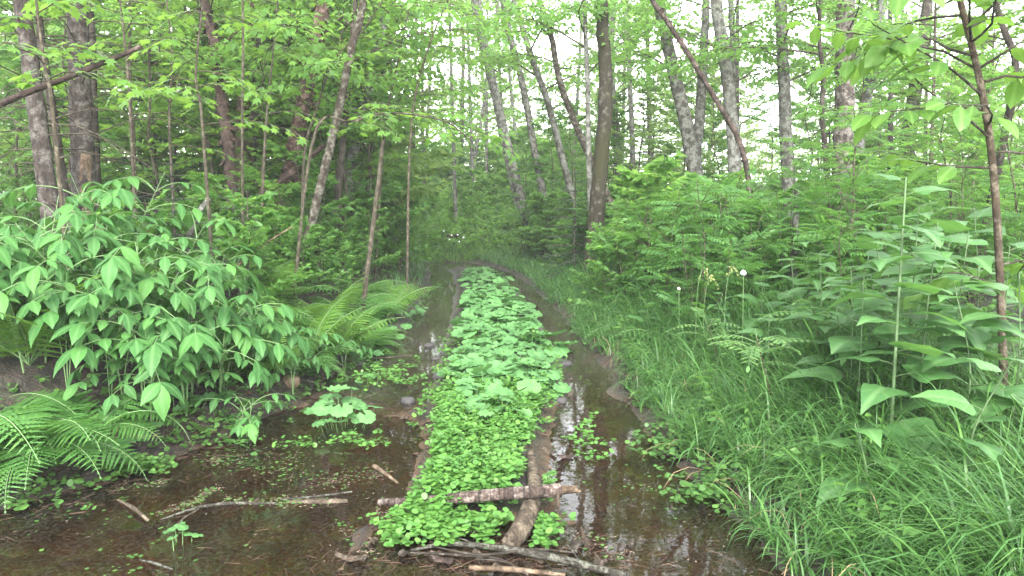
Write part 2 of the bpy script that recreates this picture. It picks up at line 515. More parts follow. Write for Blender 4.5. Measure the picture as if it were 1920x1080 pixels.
# ================================================================== GROUND AND WATER
def build_ground():
    xs = np.unique(np.concatenate([np.linspace(-200, -30, 14), np.linspace(-30, -5, 60), np.linspace(-5, 5, 290), np.linspace(5, 30, 60), np.linspace(30, 200, 14)]))
    ys = np.unique(np.concatenate([np.linspace(-30, 1.5, 24), np.linspace(1.5, 7, 180), np.linspace(7, 13, 120), np.linspace(13, 26, 120), np.linspace(26, 60, 50), np.linspace(60, 300, 16)]))
    X, Y = np.meshgrid(xs, ys)
    Z = H(X, Y)
    nx, ny = len(xs), len(ys)
    i = np.arange(ny - 1)[:, None] * nx + np.arange(nx - 1)[None]
    f = np.stack([i, i + 1, i + nx + 1, i + nx], -1).reshape(-1, 4)
    b = Bag(); b.add(np.stack([X, Y, Z], -1).reshape(-1, 3), f)
    me = b.mesh('ground', groundmat())
    inr = (ss(eL(Y) - .02, eL(Y) + .15, X) * (1 - ss(eR(Y) - .15, eR(Y) + .02, X))) * (1 - ss(.0, .03, Z))
    silt = ss(5.2, 6.6, Y) * (1 - ss(22, 25, Y))
    for nm, val in (('bed', inr), ('silt', silt)):
        a = me.attributes.new(nm, 'FLOAT', 'POINT')
        a.data.foreach_set('value', val.astype(np.float32).ravel())
    link('ground', me, kind='structure')
    b = Bag()
    ys = np.concatenate([np.linspace(-4, 3, 12), np.linspace(3.2, 20.6, 90)])
    v = np.array([[[eL(y) - .45, y, 0], [eSL(y), y, 0], [eSR(y), y, 0], [eR(y) + .45, y, 0]] for y in ys]).reshape(-1, 3)
    i = np.arange(len(ys) - 1)[:, None] * 4 + np.arange(3)[None]
    b.add(v, np.stack([i, i + 1, i + 5, i + 4], -1).reshape(-1, 4))
    me = b.mesh('puddle_water', watermat())
    a = me.attributes.new('film', 'FLOAT', 'POINT')
    a.data.foreach_set('value', (  .14 + .26 * ss(4.9, 6.6, v[:, 1])).astype(np.float32))
    link('puddle_water', me, kind='structure')
build_ground()

# ================================================================== LEAF SHAPES (base at the origin, along +X, face up +Z)
def strip_leaf(stations, L, W, fold=.25, droop=.25, cols=1, wave=0.0):
    """stations: (t, halfwidth 0..1); a strip either side of the midrib"""
    rows, k = [], cols
    for t, w in stations:
        z0 = -droop * t * t * L
        row = []
        for c in range(-k, k + 1):
            q = c / k * w * W / 2
            row.append((t * L - droop * .3 * t * t * L, q, z0 + fold * abs(q) - (fold * 1.2 * q * q / (W / 2)) + wave * W * math.sin(t * 14 + c) * (abs(c) / k)))
        rows.append(row)
    m = 2 * k + 1
    v = np.array(rows).reshape(-1, 3)
    f = [[i * m + j, (i + 1) * m + j, (i + 1) * m + j + 1, i * m + j + 1] for i in range(len(rows) - 1) for j in range(2 * k)]
    return v, np.array(f)
OV = [(0, .03), (.10, .42), (.28, .86), (.46, 1.0), (.64, .84), (.80, .50), (.92, .20), (1, .01)]
OV5 = [(0, .05), (.22, .8), (.5, 1.0), (.78, .55), (1, .02)]
EL = [(0, .02), (.12, .35), (.32, .82), (.52, 1.0), (.70, .90), (.84, .58), (.95, .2), (1, .01)]
HAST = [(0, .10), (.03, .78), (.10, 1.0), (.20, .90), (.34, .80), (.50, .66), (.68, .45), (.85, .2), (1, .01)]
def fan_leaf(outline, rings=(.55, 1.0), cup=.0, wave=0.0, seed=0, centre=(0, 0)):
    """outline: list of (angle, r) all round; petiole at `centre`"""
    r_ = np.random.default_rng(seed)
    n = len(outline)
    v = [(centre[0], centre[1], 0)]
    for q in rings:
        for k, (a, r) in enumerate(outline):
            v.append((r * q * math.cos(a), r * q * math.sin(a), cup * (r * q) ** 2 + wave * q * math.sin(k * 2.1 + seed) * r + r_.normal() * wave * .3 * q * r))
    f3 = [[0, 1 + k, 1 + (k + 1) % n] for k in range(n)]
    f4 = [[1 + ri * n + k, 1 + (ri + 1) * n + k, 1 + (ri + 1) * n + (k + 1) % n, 1 + ri * n + (k + 1) % n] for ri in range(len(rings) - 1) for k in range(n)]
    return np.array(v), np.array(f3), (np.array(f4) if f4 else None)
def maple_tpl(s=1.0, low=False):
    a = [0, 17, 40, 56, 72, 100, 122, 160]
    r = [1.08, .56, .98, .62, .44, .72, .38, .36] if not low else [1.0, .60, .85, .62, .50, .60, .40, .34]
    o = [(R(x), y * .62 * s) for x, y in zip(a, r)] + [(R(-x), y * .62 * s) for x, y in list(zip(a, r))[:0:-1]]
    v, f, _ = fan_leaf(o, rings=(1.0,), cup=-.35 / s, wave=.05)
    v = v + np.array([.25 * s, 0, 0])
    return v, f
def small_leaf(L, W, fold=.3, droop=.2):
    """a light folded leaf: 4 triangles' worth"""
    v = np.array([(0, 0, 0), (.42 * L, W / 2, fold * W / 2), (.42 * L, -W / 2, fold * W / 2), (.5 * L, 0, -droop * .25 * L), (L, 0, -droop * L)])
    f = np.array([[0, 3, 1], [0, 2, 3], [1, 3, 4], [2, 4, 3]])
    return v, f
def colt_mesh(seed):
    r_ = np.random.default_rng(seed)
    o = []
    n = 26
    for k in range(n):
        a = -math.pi * .94 + 2 * math.pi * .94 * k / (n - 1)
        rad = 1.0 - .10 * math.cos(a) + (.055 if k % 3 == 0 else -.05) + r_.normal() * .035
        if abs(a) > 2.5:
            rad *= .92
        o.append((a, rad))
    o.append((math.pi, .16))
    v, f3, f4 = fan_leaf(o, rings=(.35, .7, 1.0), cup=.16 if seed % 2 else -.10, wave=.075, seed=seed)
    b = Bag(); b.add(v, f3); b.add(v, f4)
    return b.mesh('coltsfoot_leaf', LEAF['colt'])
def frond_bag(L, npairs, seed, arch=1.0, detail=8, lean=.0):
    """one feathery fern frond along +X rising then drooping"""
    r_ = np.random.default_rng(seed)
    b = Bag()
    n = npairs
    s = np.linspace(0, 1, 14)
    th = R(58) - arch * R(95) * s ** 1.2
    P = np.zeros((14, 3))
    for k in range(1, 14):
        P[k] = P[k - 1] + L / 13 * np.array([math.cos(th[k]), 0.03 * math.sin(s[k] * 4 + seed), math.sin(th[k])])
    tube(b, P, np.linspace(.0045, .0012, 14) * L / .7, 4, 1, cap=False)
    quad = np.array([(0, 0, 0), (.5, .5, .05), (1, .08, -.05), (.45, -.32, .05)])
    qf = np.array([[0, 3, 2, 1]])
    mats, locs = [], []
    for i in range(n):
        u = .12 + .87 * i / (n - 1)
        p = np.array([np.interp(u, s, P[:, c]) for c in range(3)])
        T = unit(np.array([np.interp(min(1, u + .03), s, P[:, c]) for c in range(3)]) - p + 1e-9)
        pl = L * .27 * (math.sin(math.pi * min(1, (u * .92 + .13)) ** .85) ** .8 + .02) * (1 + r_.normal() * .05)
        up = unit(np.cross(T, np.array([0, 1.0, 0]))) * -1
        up = up if up[2] > 0 else -up
        for sd in (-1, 1):
            side = np.array([0, 1.0 * sd, 0])
            D = unit(side + T * .32 - up * .12 + r_.normal(size=3) * .04)
            m = max(3, int(detail * min(1, pl / (L * .2))))
            for j in range(m):
                w = (j + .5) / m
                pp = p + D * pl * w - np.array([0, 0, .10 * pl * w * w])
                pin = max(.009 * L / .7, pl * .135) * (1 - w * .78)
                for s2 in (-1, 1):
                    E = unit(np.cross(up, D) * s2 + D * .55)
                    mats.append(frames(E[None], up[None], pin)[0]); locs.append(pp)
            # the pinna's own blade
            q = np.array([(0, 0, 0), (.5, .055, 0), (1, 0, 0), (.5, -.055, 0)])
            Dm = frames(D[None], up[None], pl)[0]
            b.add(q @ Dm.T + p - np.array([[0, 0, 0], [0, 0, .025 * pl], [0, 0, .1 * pl], [0, 0, .025 * pl]]), [[0, 3, 2, 1]])
    b.scatter((quad, qf), np.array(mats), np.array(locs))
    return b
def grass_bag(x, y, z, length, az, lean, width, seg=5, droop=1.0):
    """many arching blades"""
    n = len(x)
    s = np.linspace(0, 1, seg + 1)
    th = (R(86) - lean)[:, None] - droop * (R(50) + lean * 2.0)[:, None] * s[None] ** 1.9
    dl = (length / seg)[:, None]
    dx = np.concatenate([np.zeros((n, 1)), np.cumsum(np.cos(th[:, 1:]) * dl, 1)], 1)
    dz = np.concatenate([np.zeros((n, 1)), np.cumsum(np.sin(th[:, 1:]) * dl, 1)], 1)
    ca, sa = np.cos(az)[:, None], np.sin(az)[:, None]
    w = width[:, None] * np.array([.55, 1, .95, .8, .5, .04] if seg == 5 else np.append(np.linspace(.8, .5, seg), .04))[None]
    cx, cyy, cz = x[:, None] + dx * ca, y[:, None] + dx * sa, z[:, None] + dz
    l = np.stack([cx - sa * w / 2, cyy + ca * w / 2, cz + w * .12], -1); r = np.stack([cx + sa * w / 2, cyy - ca * w / 2, cz + w * .12], -1)
    v = np.stack([l, r], 2).reshape(-1, 3)
    i = (np.arange(n)[:, None] * (seg + 1) + np.arange(seg)[None]).reshape(-1) * 2
    return v, np.stack([i, i + 1, i + 3, i + 2], -1)
def woody(h, nb, spread, tpls, seed, b0=.22, twigs=6, lpt=7, ang=28, flat=.30, lsc=(.75, 1.15), rad=.010, stems=1, droop=.12, bare=0.0):
    """stem(s) with branches, twigs and leaves set along the twigs in flat sprays; returns wood bag, leaf bag"""
    r = np.random.default_rng(seed)
    wood, leaf = Bag(), Bag()
    loc, dr, up, sc = [], [], [], []
    for si in range(stems):
        a0 = r.uniform(0, 6.3)
        off = np.array([math.cos(a0), math.sin(a0), 0]) * (0 if stems == 1 else .08 * h)
        hh = h * (1 if si == 0 else r.uniform(.6, .95))
        k = 7
        P = np.array([[0, 0, -.1]] + [[0, 0, hh * q / k] for q in range(1, k + 1)])
        P[:, :2] += np.cumsum(r.normal(size=(k + 1, 2)) * .018 * hh, 0) + off[:2] * (P[:, 2:3] / hh * 1.6 + .2)
        P = spline(P, 12)
        tube(wood, P, np.linspace(rad * hh, rad * hh * .2, 12) + .001, 6, 0, .12, seed)
        m = max(2, int(nb / stems))
        for i in range(m):
            t = b0 + (1 - b0) * (i + r.uniform(.1, .9)) / m
            base = np.array([np.interp(t * hh, P[:, 2], P[:, c]) for c in range(3)])
            az = i * 2.4 + r.uniform(-.5, .5) + a0
            ln = spread * hh * (1.08 - .72 * t) * r.uniform(.7, 1.2)
            e = R(ang) + r.uniform(-.25, .25) + .35 * t
            pts = [base]
            for q in range(5):
                ee = e - droop * q * .8
                pts.append(pts[-1] + ln / 5 * np.array([math.cos(az) * math.cos(ee), math.sin(az) * math.cos(ee), math.sin(ee)]) + r.normal(size=3) * ln * .015)
                az += r.normal() * .08
            pts = np.array(pts)
            tube(wood, pts, np.linspace(rad * hh * .30, .0012, 6) + .0008, 4, cap=False)
            for j in range(twigs):
                u = .22 + .78 * (j + .5) / twigs
                x = u * 5; q = min(4, int(x))
                b_ = pts[q] * (1 - (x - q)) + pts[q + 1] * (x - q)
                T = unit(pts[q + 1] - pts[q])
                sd = 1 if j % 2 else -1
                side = unit(np.cross(T, [0, 0, 1.0])) * sd
                D = unit(T * .8 + side * r.uniform(.5, 1.0) + np.array([0, 0, r.normal() * .12])) if j < twigs - 1 else T
                tl = ln * .36 * (1.05 - .5 * u) * r.uniform(.7, 1.2)
                tube(wood, np.array([b_, b_ + D * tl * .5, b_ + D * tl - np.array([0, 0, .05 * tl])]), [.0016, .0012, .0008], 3, cap=False)
                ds = unit(np.cross(D, [0, 0, 1.0]))
                for w in range(lpt):
                    if r.random() < bare:
                        continue
                    f = (w + .7) / lpt
                    s2 = 1 if w % 2 else -1
                    loc.append(b_ + D * tl * f - np.array([0, 0, .05 * tl * f]))
                    dr.append(D * (.7 if w < lpt - 1 else 2) + ds * s2 * r.uniform(.6, 1.3) + np.array([0, 0, -.25 + r.normal() * .22]))
                    up.append(np.array([r.normal() * flat, r.normal() * flat, 1.0]))
                    sc.append(r.uniform(*lsc))
    loc, dr, up, sc = map(np.array, (loc, dr, up, sc))
    m = frames(dr, up, sc)
    pick = r.integers(0, len(tpls), len(loc))
    for q, tp in enumerate(tpls):
        k = pick == q
        leaf.scatter(tp, m[k], loc[k])
    return wood, leaf
def pinnate_tpl(L, pairs, lw, seed=0, droop=.35):
    """a light pinnate leaf as one template of quads"""
    b_v, b_f = [], []
    q = np.array([(0, 0, 0), (.45, .5, .0), (1, 0, -.12), (.45, -.5, .0)])
    n = 0
    for i in range(pairs + 1):
        u = .22 + .78 * i / pairs
        p = np.array([u * L - .1 * droop * u * u * L, 0, .12 * L * u - droop * u * u * L * .6])
        for sd in ((-1, 1) if i < pairs else (0,)):
            ll = lw * (1 - .35 * abs(u - .55))
            d = unit([.45, sd, -.2]) if sd else np.array([1.0, 0, -.4])
            m = frames(np.array([d]), np.array([[0, 0, 1.0]]))[0]
            b_v.append((q * np.array([ll, ll * .36, ll])) @ m.T + p); b_f.append([n, n + 3, n + 2, n + 1]); n += 4
    return np.vstack(b_v), np.array(b_f)

# ------------------------------------------------------------------ landmarks for telling scattered plants apart
MARKS = [(55, 'the twiggy spruce'), (155, 'the stripped spruce'), (300, 'the little spruce'), (430, 'the shaggy trunk'), (556, 'the peeling trunk'),
         (640, 'the lichened trunk'), (700, 'the broken pole'), (800, 'the dark pair'), (880, 'the bend'), (960, 'the leaning trunks'),
         (1040, 'the curved trunk'), (1118, 'the mossy trunk'), (1186, 'the slim trunk'), (1305, 'the forked tree'), (1375, 'the dead diagonal'),
         (1470, 'the mottled trunk'), (1580, 'the furrowed trunk'), (1690, 'the shaded trunks'), (1870, 'the brown sapling')]
USED = {}
def where(p, size, kind):
    px, _ = to_px(p)
    Y = p[1]
    if px < MARKS[0][0]:
        rel = 'outside the twiggy spruce'
    elif px > MARKS[-1][0]:
        rel = 'outside the brown sapling'
    else:
        i = max(k for k in range(len(MARKS)) if MARKS[k][0] <= px)
        i = min(i, len(MARKS) - 2)
        a, b = MARKS[i], MARKS[i + 1]
        k = (px - a[0]) / (b[0] - a[0])
        rel = f'beside {a[1]}' if k < .3 else (f'beside {b[1]}' if k > .7 else f'between {a[1]} and {b[1]}')
    band = 'by the water' if Y < 6 else ('at the edge' if Y < 9 else ('deeper in' if Y < 14 else ('well back' if Y < 20 else 'far back')))
    lab = f'{size} {kind} {band}, {rel}'
    return lab
def put(proto, p, rz, sc, name, label, cat, group, tilt=None):
    """a thing with copies of a prototype's part meshes: proto = [(part name, mesh, kind or None), ...]"""
    t = thing(name, label, cat, p, rz, sc, group)
    if tilt:
        t.rotation_euler = (tilt[0], tilt[1], rz)
    for nm, me, kd in proto:
        link(nm, me, t, None, kd)
    return t
def SZ(h):
    return 'knee-high' if h < .75 else ('waist-high' if h < 1.2 else ('head-high' if h < 2.2 else ('tall' if h < 4.2 else 'lofty')))

# ================================================================== TREES
CROWNS = []
def crown_mesh(seed, rx, rz_, nc, per, leaf, lsz):
    r = np.random.default_rng(seed)
    b, wd = Bag(), Bag()
    c = unit(r.normal(size=(nc, 3))) * (r.uniform(.25, 1, size=(nc, 1)) ** .6) * np.array([rx, rx, rz_])
    for q in c:
        st = np.array([q[0] * .05, q[1] * .05, q[2] - abs(rx) * .55 * r.uniform(.4, 1)])
        st[2] = max(st[2], -rz_)
        mid = (st + q) / 2 + np.array([0, 0, -.12 * rx])
        tube(wd, np.array([st, mid, q]), [.022, .014, .004], 4, cap=False)
    rad = r.uniform(.35, .75, nc)
    loc = (c[:, None] + r.normal(size=(nc, per, 3)) * rad[:, None, None] * np.array([1, 1, .42])).reshape(-1, 3)
    n = len(loc)
    d = r.normal(size=(n, 3)) * np.array([1, 1, .35]) + np.array([0, 0, -.35])
    u = r.normal(size=(n, 3)) * .45 + np.array([0, 0, 1])
    b.scatter(small_leaf(lsz, lsz * .62), frames(d, u, r.uniform(.7, 1.3, n)), loc)
    return wd.mesh('branches', BARK['twig']), b.mesh('crown', LEAF[leaf])
for k in range(4):
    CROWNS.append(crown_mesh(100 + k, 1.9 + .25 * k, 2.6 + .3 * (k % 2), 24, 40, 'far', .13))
def bough_mesh(seed):
    r = np.random.default_rng(seed)
    L_ = 2.1
    w, l = Bag(), Bag()
    P = spline([(0, 0, 0), (.7, r.normal() * .1, .22), (1.4, r.normal() * .15, .30), (L_, r.normal() * .2, .18)], 10)
    tube(w, P, np.linspace(.016, .002, 10), 5, cap=False)
    loc, dr, up = [], [], []
    for j in range(17):
        u = .14 + .86 * (j + .5) / 17; x = min(8.99, u * 9); b_ = P[int(x)] + (P[int(x) + 1] - P[int(x)]) * (x - int(x))
        T = unit(P[int(x) + 1] - P[int(x)]); sd = 1 if j % 2 else -1
        D = unit(T * .8 + unit(np.cross(T, [0, 0, 1.0])) * sd * r.uniform(.5, 1.1) + np.array([0, 0, r.normal() * .28]))
        tl = .78 * (1.05 - .6 * u) * r.uniform(.7, 1.2); q = np.array([b_, b_ + D * tl * .5, b_ + D * tl - [0, 0, .10 * tl]])
        tube(w, q, [.004, .0028, .001], 3, cap=False)
        side = unit(np.cross(D, [0, 0, 1.0]))
        for k in range(14):
            f = (k + .6) / 14; s2 = 1 if k % 2 else -1
            loc.append(b_ + D * tl * f + side * s2 * r.uniform(.0, .09) + np.array([0, 0, r.normal() * .05 - .10 * tl * f]))
            dr.append(D * .6 + side * s2 * r.uniform(.5, 1.2) + np.array([0, 0, -.35 + r.normal() * .3])); up.append(np.array([r.normal() * .6, r.normal() * .6, .9]))
    l.scatter(small_leaf(.098, .060), frames(np.array(dr), np.array(up), r.uniform(.7, 1.25, len(loc))), np.array(loc))
    return w.mesh('bough', BARK['twig']), l.mesh('leaves', LEAF['light'])
BOUGHS = [bough_mesh(160 + k) for k in range(4)]
SPARSE = [crown_mesh(140 + k, 1.9, 2.6, 18, 14, 'far', .13) for k in range(2)]
def tree(label, bark, Y, pts, wt, wb, Ht, crown=True, name='tree', cat='tree', rough=.05, sides=10, extra=None, bare=False, nlimb=4, seed=None, boughs=7):
    """pts: trunk's line in the photograph from the top of what is seen down to its foot, at depth Y"""
    seed = seed or int(abs(pts[0][0] * 7 + pts[-1][0] * 13 + Y * 17)) % 9999
    r = np.random.default_rng(seed)
    P = [at(px, py, Y) for px, py in pts][::-1]                       # foot first
    d = unit(P[0] - P[1])
    z0 = float(H(P[0][0], P[0][1]))
    foot = P[0] + d * max(.0, (P[0][2] - z0 + .12)) / max(.4, -d[2])
    foot[2] = float(H(foot[0], foot[1])) - .12
    up = unit(P[-1] - P[-2])
    rt, rb = wt * .44 / ppm(Y), wb * .43 / ppm(Y)
    rest = max(0, Ht - P[-1][2])
    tops = []
    if rest > .3:
        e = P[-1].copy()
        for q in range(3):
            u = unit(up + np.array([0, 0, .35 * (q + 1)]) + r.normal(size=3) * .06)
            e = e + u * rest / 3
            tops.append(e.copy())
    full = [foot] + P + tops
    n = int(10 + 5 * len(full))
    line = spline(full, n)
    line[1:-1] += r.normal(size=(n - 2, 3)) * rb * .035 * np.array([1, 1, 0])
    # radius along length
    ks = np.linspace(0, 1, n) * (len(full) - 1)
    kr = [rb * 1.18] + list(np.linspace(rb, rt, len(P))) + list(np.linspace(rt, rt * .22, 4)[1:] if tops else [])
    rad = np.interp(ks, np.arange(len(full)), kr)
    o = thing(name, label, cat, foot)
    b = Bag(); tube(b, line - foot, rad, sides, 0, rough, seed)
    link('trunk', b.mesh('trunk', BARK[bark]), o)
    if extra:
        extra(o, line - foot, rad, r)
    if crown and Y >= 9.5 and bark not in ('mossy', 'spruce') and boughs and not (13 <= Y < 32 and 760 < pts[-1][0] < 830):
        zs = line[:, 2]; ok = np.where((zs > (2.6 if pts[-1][0] < 830 else (4.6 if pts[-1][0] < 1000 else 3.6))) & (zs < 1.9 + Y * .30))[0]
        boughs = min(boughs, 5) if pts[-1][0] > 1000 else boughs
        for q in range(boughs if len(ok) else 0):
            i = ok[int(len(ok) * (q + r.random()) / boughs)]
            Mb = Matrix.Translation(Vector((line[i] - foot).tolist())) @ Matrix.Rotation(q * 2.4 + r.uniform(-.6, .6), 4, 'Z') @ Matrix.Rotation(r.uniform(-.35, .2), 4, 'Y') @ Matrix.Scale(r.uniform(.75, 1.3), 4)
            k = r.integers(4)
            bo = link('bough', BOUGHS[k][0], o, Mb)
            link('leaves', BOUGHS[k][1], bo)
    if crown:
        wdm, crm = SPARSE[seed % 2] if 13 <= Y < 32 and 740 < pts[-1][0] < 1120 else CROWNS[seed % len(CROWNS)]
        m = line[-1] - foot
        lb = Bag()
        for q in range(nlimb):
            i = int(n * r.uniform(.62, .92)); az = r.uniform(0, 6.3); ln = r.uniform(1.0, 2.2) * (.4 if Ht < 9.5 else 1)
            s_ = line[i] - foot
            e_ = s_ + ln * np.array([math.cos(az), math.sin(az), .7])
            tube(lb, np.array([s_, (s_ + e_) / 2 + np.array([0, 0, -.1]), e_]), [rad[i] * .5, rad[i] * .32, .006], 5, cap=False)
        link('limb', lb.mesh('limb', BARK[bark]), o)
        small = Ht < 9.5
        Mx = M4(np.eye(3) * r.uniform(.85, 1.15) * (.42 if small else 1), m - np.array([0, 0, .4 if small else 1.6])) @ Matrix.Rotation(r.uniform(0, 6.3), 4, 'Z')
        link('branches', wdm, o, Mx)
        link('crown', crm, o, Mx)
    return o, line, rad
def flakes(n, sz, lift, mat):
    """peeling bark plates standing off the trunk"""
    def fn(o, line, rad, r):
        b = Bag()
        k = r.integers(1, int(len(line) * .72), n)
        f = r.random(n)[:, None]
        c = line[k] * (1 - f) + line[np.minimum(k + 1, len(line) - 1)] * f
        a = r.uniform(0, 6.3, n)
        outw = np.stack([np.cos(a), np.sin(a), np.zeros(n)], 1)
        v = np.array([(0, -.5, 0), (0, .5, 0), (.55, -.45, .06), (.55, .5, .1), (1, -.3, .38), (1, .25, .5)])
        fc = np.array([[0, 1, 3, 2], [2, 3, 5, 4]])
        s_ = r.uniform(.6, 1.5, n) * sz
        up_ = np.where(r.random(n) < .7, -1, 1)[:, None] * np.array([[0, 0, 1.0]]) + r.normal(size=(n, 3)) * .35
        m = frames(up_, outw, s_)
        m[:, :, 2] *= lift
        b.scatter((v, fc), m, c + outw * (rad[k] * .98)[:, None])
        link('bark_plates', b.mesh('bark_plates', BARK[mat]), o, None, 'stuff')
    return fn
def dead_twigs(n, lmin, lmax, t0=.1, t1=.75, mat='twig', droop=.2):
    def fn(o, line, rad, r):
        b = Bag()
        for q in range(n):
            i = int(len(line) * r.uniform(t0, t1)); a = r.uniform(0, 6.3); ln = r.uniform(lmin, lmax)
            s_ = line[i]
            d = np.array([math.cos(a), math.sin(a), r.uniform(-.25, .35)])
            e_ = s_ + d * ln
            mid = (s_ + e_) / 2 + np.array([0, 0, .06 * ln])
            e_ = e_ - np.array([0, 0, droop * ln])
            pp = spline([s_, mid, e_], 6)
            tube(b, pp, np.linspace(.010, .003, 6), 4, cap=False)
            for w in range(5):
                u = r.integers(2, 6); dd = unit(np.array([d[1], -d[0], 0]) * r.choice([-1, 1]) + d * .6 + r.normal(size=3) * .25)
                l2 = ln * r.uniform(.12, .35)
                tube(b, np.array([pp[u], pp[u] + dd * l2]), [.003, .0012], 3, cap=False)
        link('dead_twigs', b.mesh('dead_twigs', BARK[mat]), o, None, 'stuff')
    return fn
def bare_patch(o, line, rad, r):
    b = Bag()
    L_ = [i for i in range(len(line)) if line[i][2] < 1.75]
    pts = spline(line[[L_[1], L_[-1]]], 9)
    rr = np.interp(pts[:, 2], line[:, 2], rad)
    th = np.linspace(-1.25, -.35, 6)
    v = np.array([[p + (q * 1.035) * np.array([math.cos(t + .12 * math.sin(i * 1.7)), math.sin(t), 0]) for t in th] for i, (p, q) in enumerate(zip(pts, rr))])
    i = np.arange(8)[:, None] * 6 + np.arange(5)[None]
    b.add(v.reshape(-1, 3), np.stack([i, i + 1, i + 7, i + 6], -1).reshape(-1, 4))
    link('bare_wood_patch', b.mesh('bare_wood_patch', BARK['wood']), o)
def both(*fs):
    def fn(*a):
        for f in fs:
            f(*a)
    return fn

# --- left of the track
tree('dark spruce trunk covered in dead twigs at the edge of the wood', 'spruce', 7.5, [(40, 0), (60, 140), (82, 300)], 32, 38, 13, name='spruce_tree', extra=dead_twigs(34, .5, 1.3))
tree('big spruce trunk with a pale bark-stripped patch above the broad-leaved bushes', 'spruce', 8.5, [(143, 0), (150, 150), (156, 335)], 40, 48, 14, name='spruce_tree', extra=both(dead_twigs(30, .5, 1.5), bare_patch))
tree('thin dark trunk standing close behind the stripped spruce', 'dark', 9.3, [(172, 60), (176, 200), (182, 345)], 14, 17, 8)
tree('thin dark trunk leaning between the two big spruces', 'dark', 8.2, [(73, 40), (94, 180), (112, 300)], 15, 19, 8, extra=dead_twigs(10, .3, .8))
tree('shaggy black trunk with curling bark and a crooked stem', 'shaggy', 10, [(383, 0), (400, 70), (414, 170), (424, 250), (434, 352)], 19, 27, 12, extra=flakes(130, .06, .7, 'shaggy'))
tree('pinkish brown upright trunk behind the shaggy black one', 'peel', 12, [(470, 0), (459, 150), (451, 300)], 22, 26, 13)
tree('slimmer brown trunk paired with the pinkish brown one', 'dark', 12.6, [(488, 40), (480, 170), (471, 310)], 13, 18, 12)
tree('leaning reddish trunk with thick peeling bark plates', 'peel', 10.5, [(607, 0), (588, 105), (563, 225), (546, 310), (534, 370)], 26, 36, 13, extra=flakes(260, .075, .75, 'peel'), rough=.10, sides=12)
tree('slender leaning trunk spotted with lichen', 'lichen', 9, [(682, 0), (660, 85), (630, 230), (602, 345), (580, 436)], 15, 20, 11, rough=.07)
tree('pale grey trunk leaning behind the lichen-spotted one', 'pale', 13, [(714, 75), (692, 160), (666, 270), (645, 400)], 17, 24, 13)
tree('short black stem at the foot of the pale leaning trunk', 'dark', 11, [(650, 200), (638, 320), (630, 415)], 12, 19, 8)
tree('broken thin grey pole without branches', 'twig', 8.5, [(718, 264), (709, 345), (696, 452)], 8, 10, 0, crown=False, cat='dead tree')
tree('thin upright sapling stem between the shaggy trunk and the peeling one', 'twig', 7.6, [(456, 60), (454, 240), (455, 430)], 4.5, 6, 5)
tree('slim far trunk seen between the stripped spruce and the shaggy trunk', 'grey', 14, [(318, 150), (323, 240), (329, 325)], 8, 11, 9)
tree('thin brown trunk with a fork left of the crossing branches', 'twig', 9, [(243, 60), (244, 190), (249, 240), (252, 330)], 7, 10, 7, extra=dead_twigs(6, .5, 1.2))
# --- centre, round the bend
tree('dark trunk leaning over behind the bend of the track', 'dark', 26, [(765, 250), (783, 300), (797, 360), (806, 412)], 10, 15, 10)
tree('second dark trunk leaning just beside it at the bend', 'dark', 27.5, [(792, 250), (799, 320), (804, 402)], 8, 11, 10)
tree('straight brown spruce trunk in the gap above the bend', 'spruce', 31, [(869, 90), (866, 220), (864, 335)], 8, 11, 14, extra=dead_twigs(24, .4, 1.1, .2, .85))
tree('thin grey trunk slanting right above the bend', 'grey', 28, [(908, 190), (894, 275), (876, 352)], 7, 9, 12)
tree('thin straight trunk just right of the slanting one', 'grey', 29, [(912, 200), (912, 290), (913, 362)], 6, 9, 12)
tree('pale trunk leaning left, thickest of the leaning group', 'pale', 20, [(893, 20), (915, 120), (940, 225), (976, 372)], 17, 22, 13)
tree('narrow pale trunk leaning left behind the thickest one', 'pale', 24, [(908, 60), (932, 210), (966, 372)], 9, 12, 13)
tree('grey trunk leaning left near the middle of the leaning group', 'grey', 19, [(950, 40), (980, 160), (1006, 300)], 13, 16, 13)
tree('mottled trunk leaning left with a slight bend', 'grey', 15, [(965, 0), (998, 110), (1028, 195), (1058, 310)], 12, 15, 13)
tree('curved dark trunk sweeping left overhead', 'lichen', 14, [(1012, 0), (1034, 70), (1049, 150), (1078, 230), (1106, 295)], 11, 16, 13)
tree('slim pale trunk hugging the mossy dark one', 'pale', 13, [(1096, 0), (1101, 140), (1103, 260), (1108, 410)], 9, 13, 13)
tree('thick dark trunk green with moss beside the track', 'mossy', 12.5, [(1129, 0), (1134, 110), (1134, 215), (1124, 340), (1116, 430)], 25, 36, 14, sides=14, extra=dead_twigs(3, .2, .5, .1, .5))
tree('slim pale trunk standing straight beyond the mossy one', 'pale', 17, [(1172, 0), (1178, 100), (1184, 220), (1187, 335)], 9, 12, 14)
tree('pale stump-like trunk base beyond the mossy trunk', 'pale', 18, [(1146, 120), (1155, 250), (1163, 350)], 14, 20, 13)
tree('thin brown spruce trunk with short twigs in the bright gap', 'spruce', 20, [(1213, 20), (1216, 150), (1219, 275)], 9, 11, 15, extra=dead_twigs(30, .3, 1.0, .2, .85))
def second_trunk(o, line, rad, r):
    P = [at(px, py, 14.1) for px, py in [(1324, 0), (1319, 110), (1312, 220), (1306, 318)]][::-1]
    foot = np.array(o.location)
    full = np.array([foot + np.array([.03, 0, .3])] + P + [P[-1] + np.array([.1, .1, 3.0]), P[-1] + np.array([.1, .2, 6.0])])
    ln = spline(full, 34) - foot
    b = Bag(); tube(b, ln, np.interp(np.linspace(0, 1, 34), [0, .55, 1], [.115, .082, .02]), 10, 0, .05, 77)
    link('trunk', b.mesh('trunk', BARK['grey']), o)
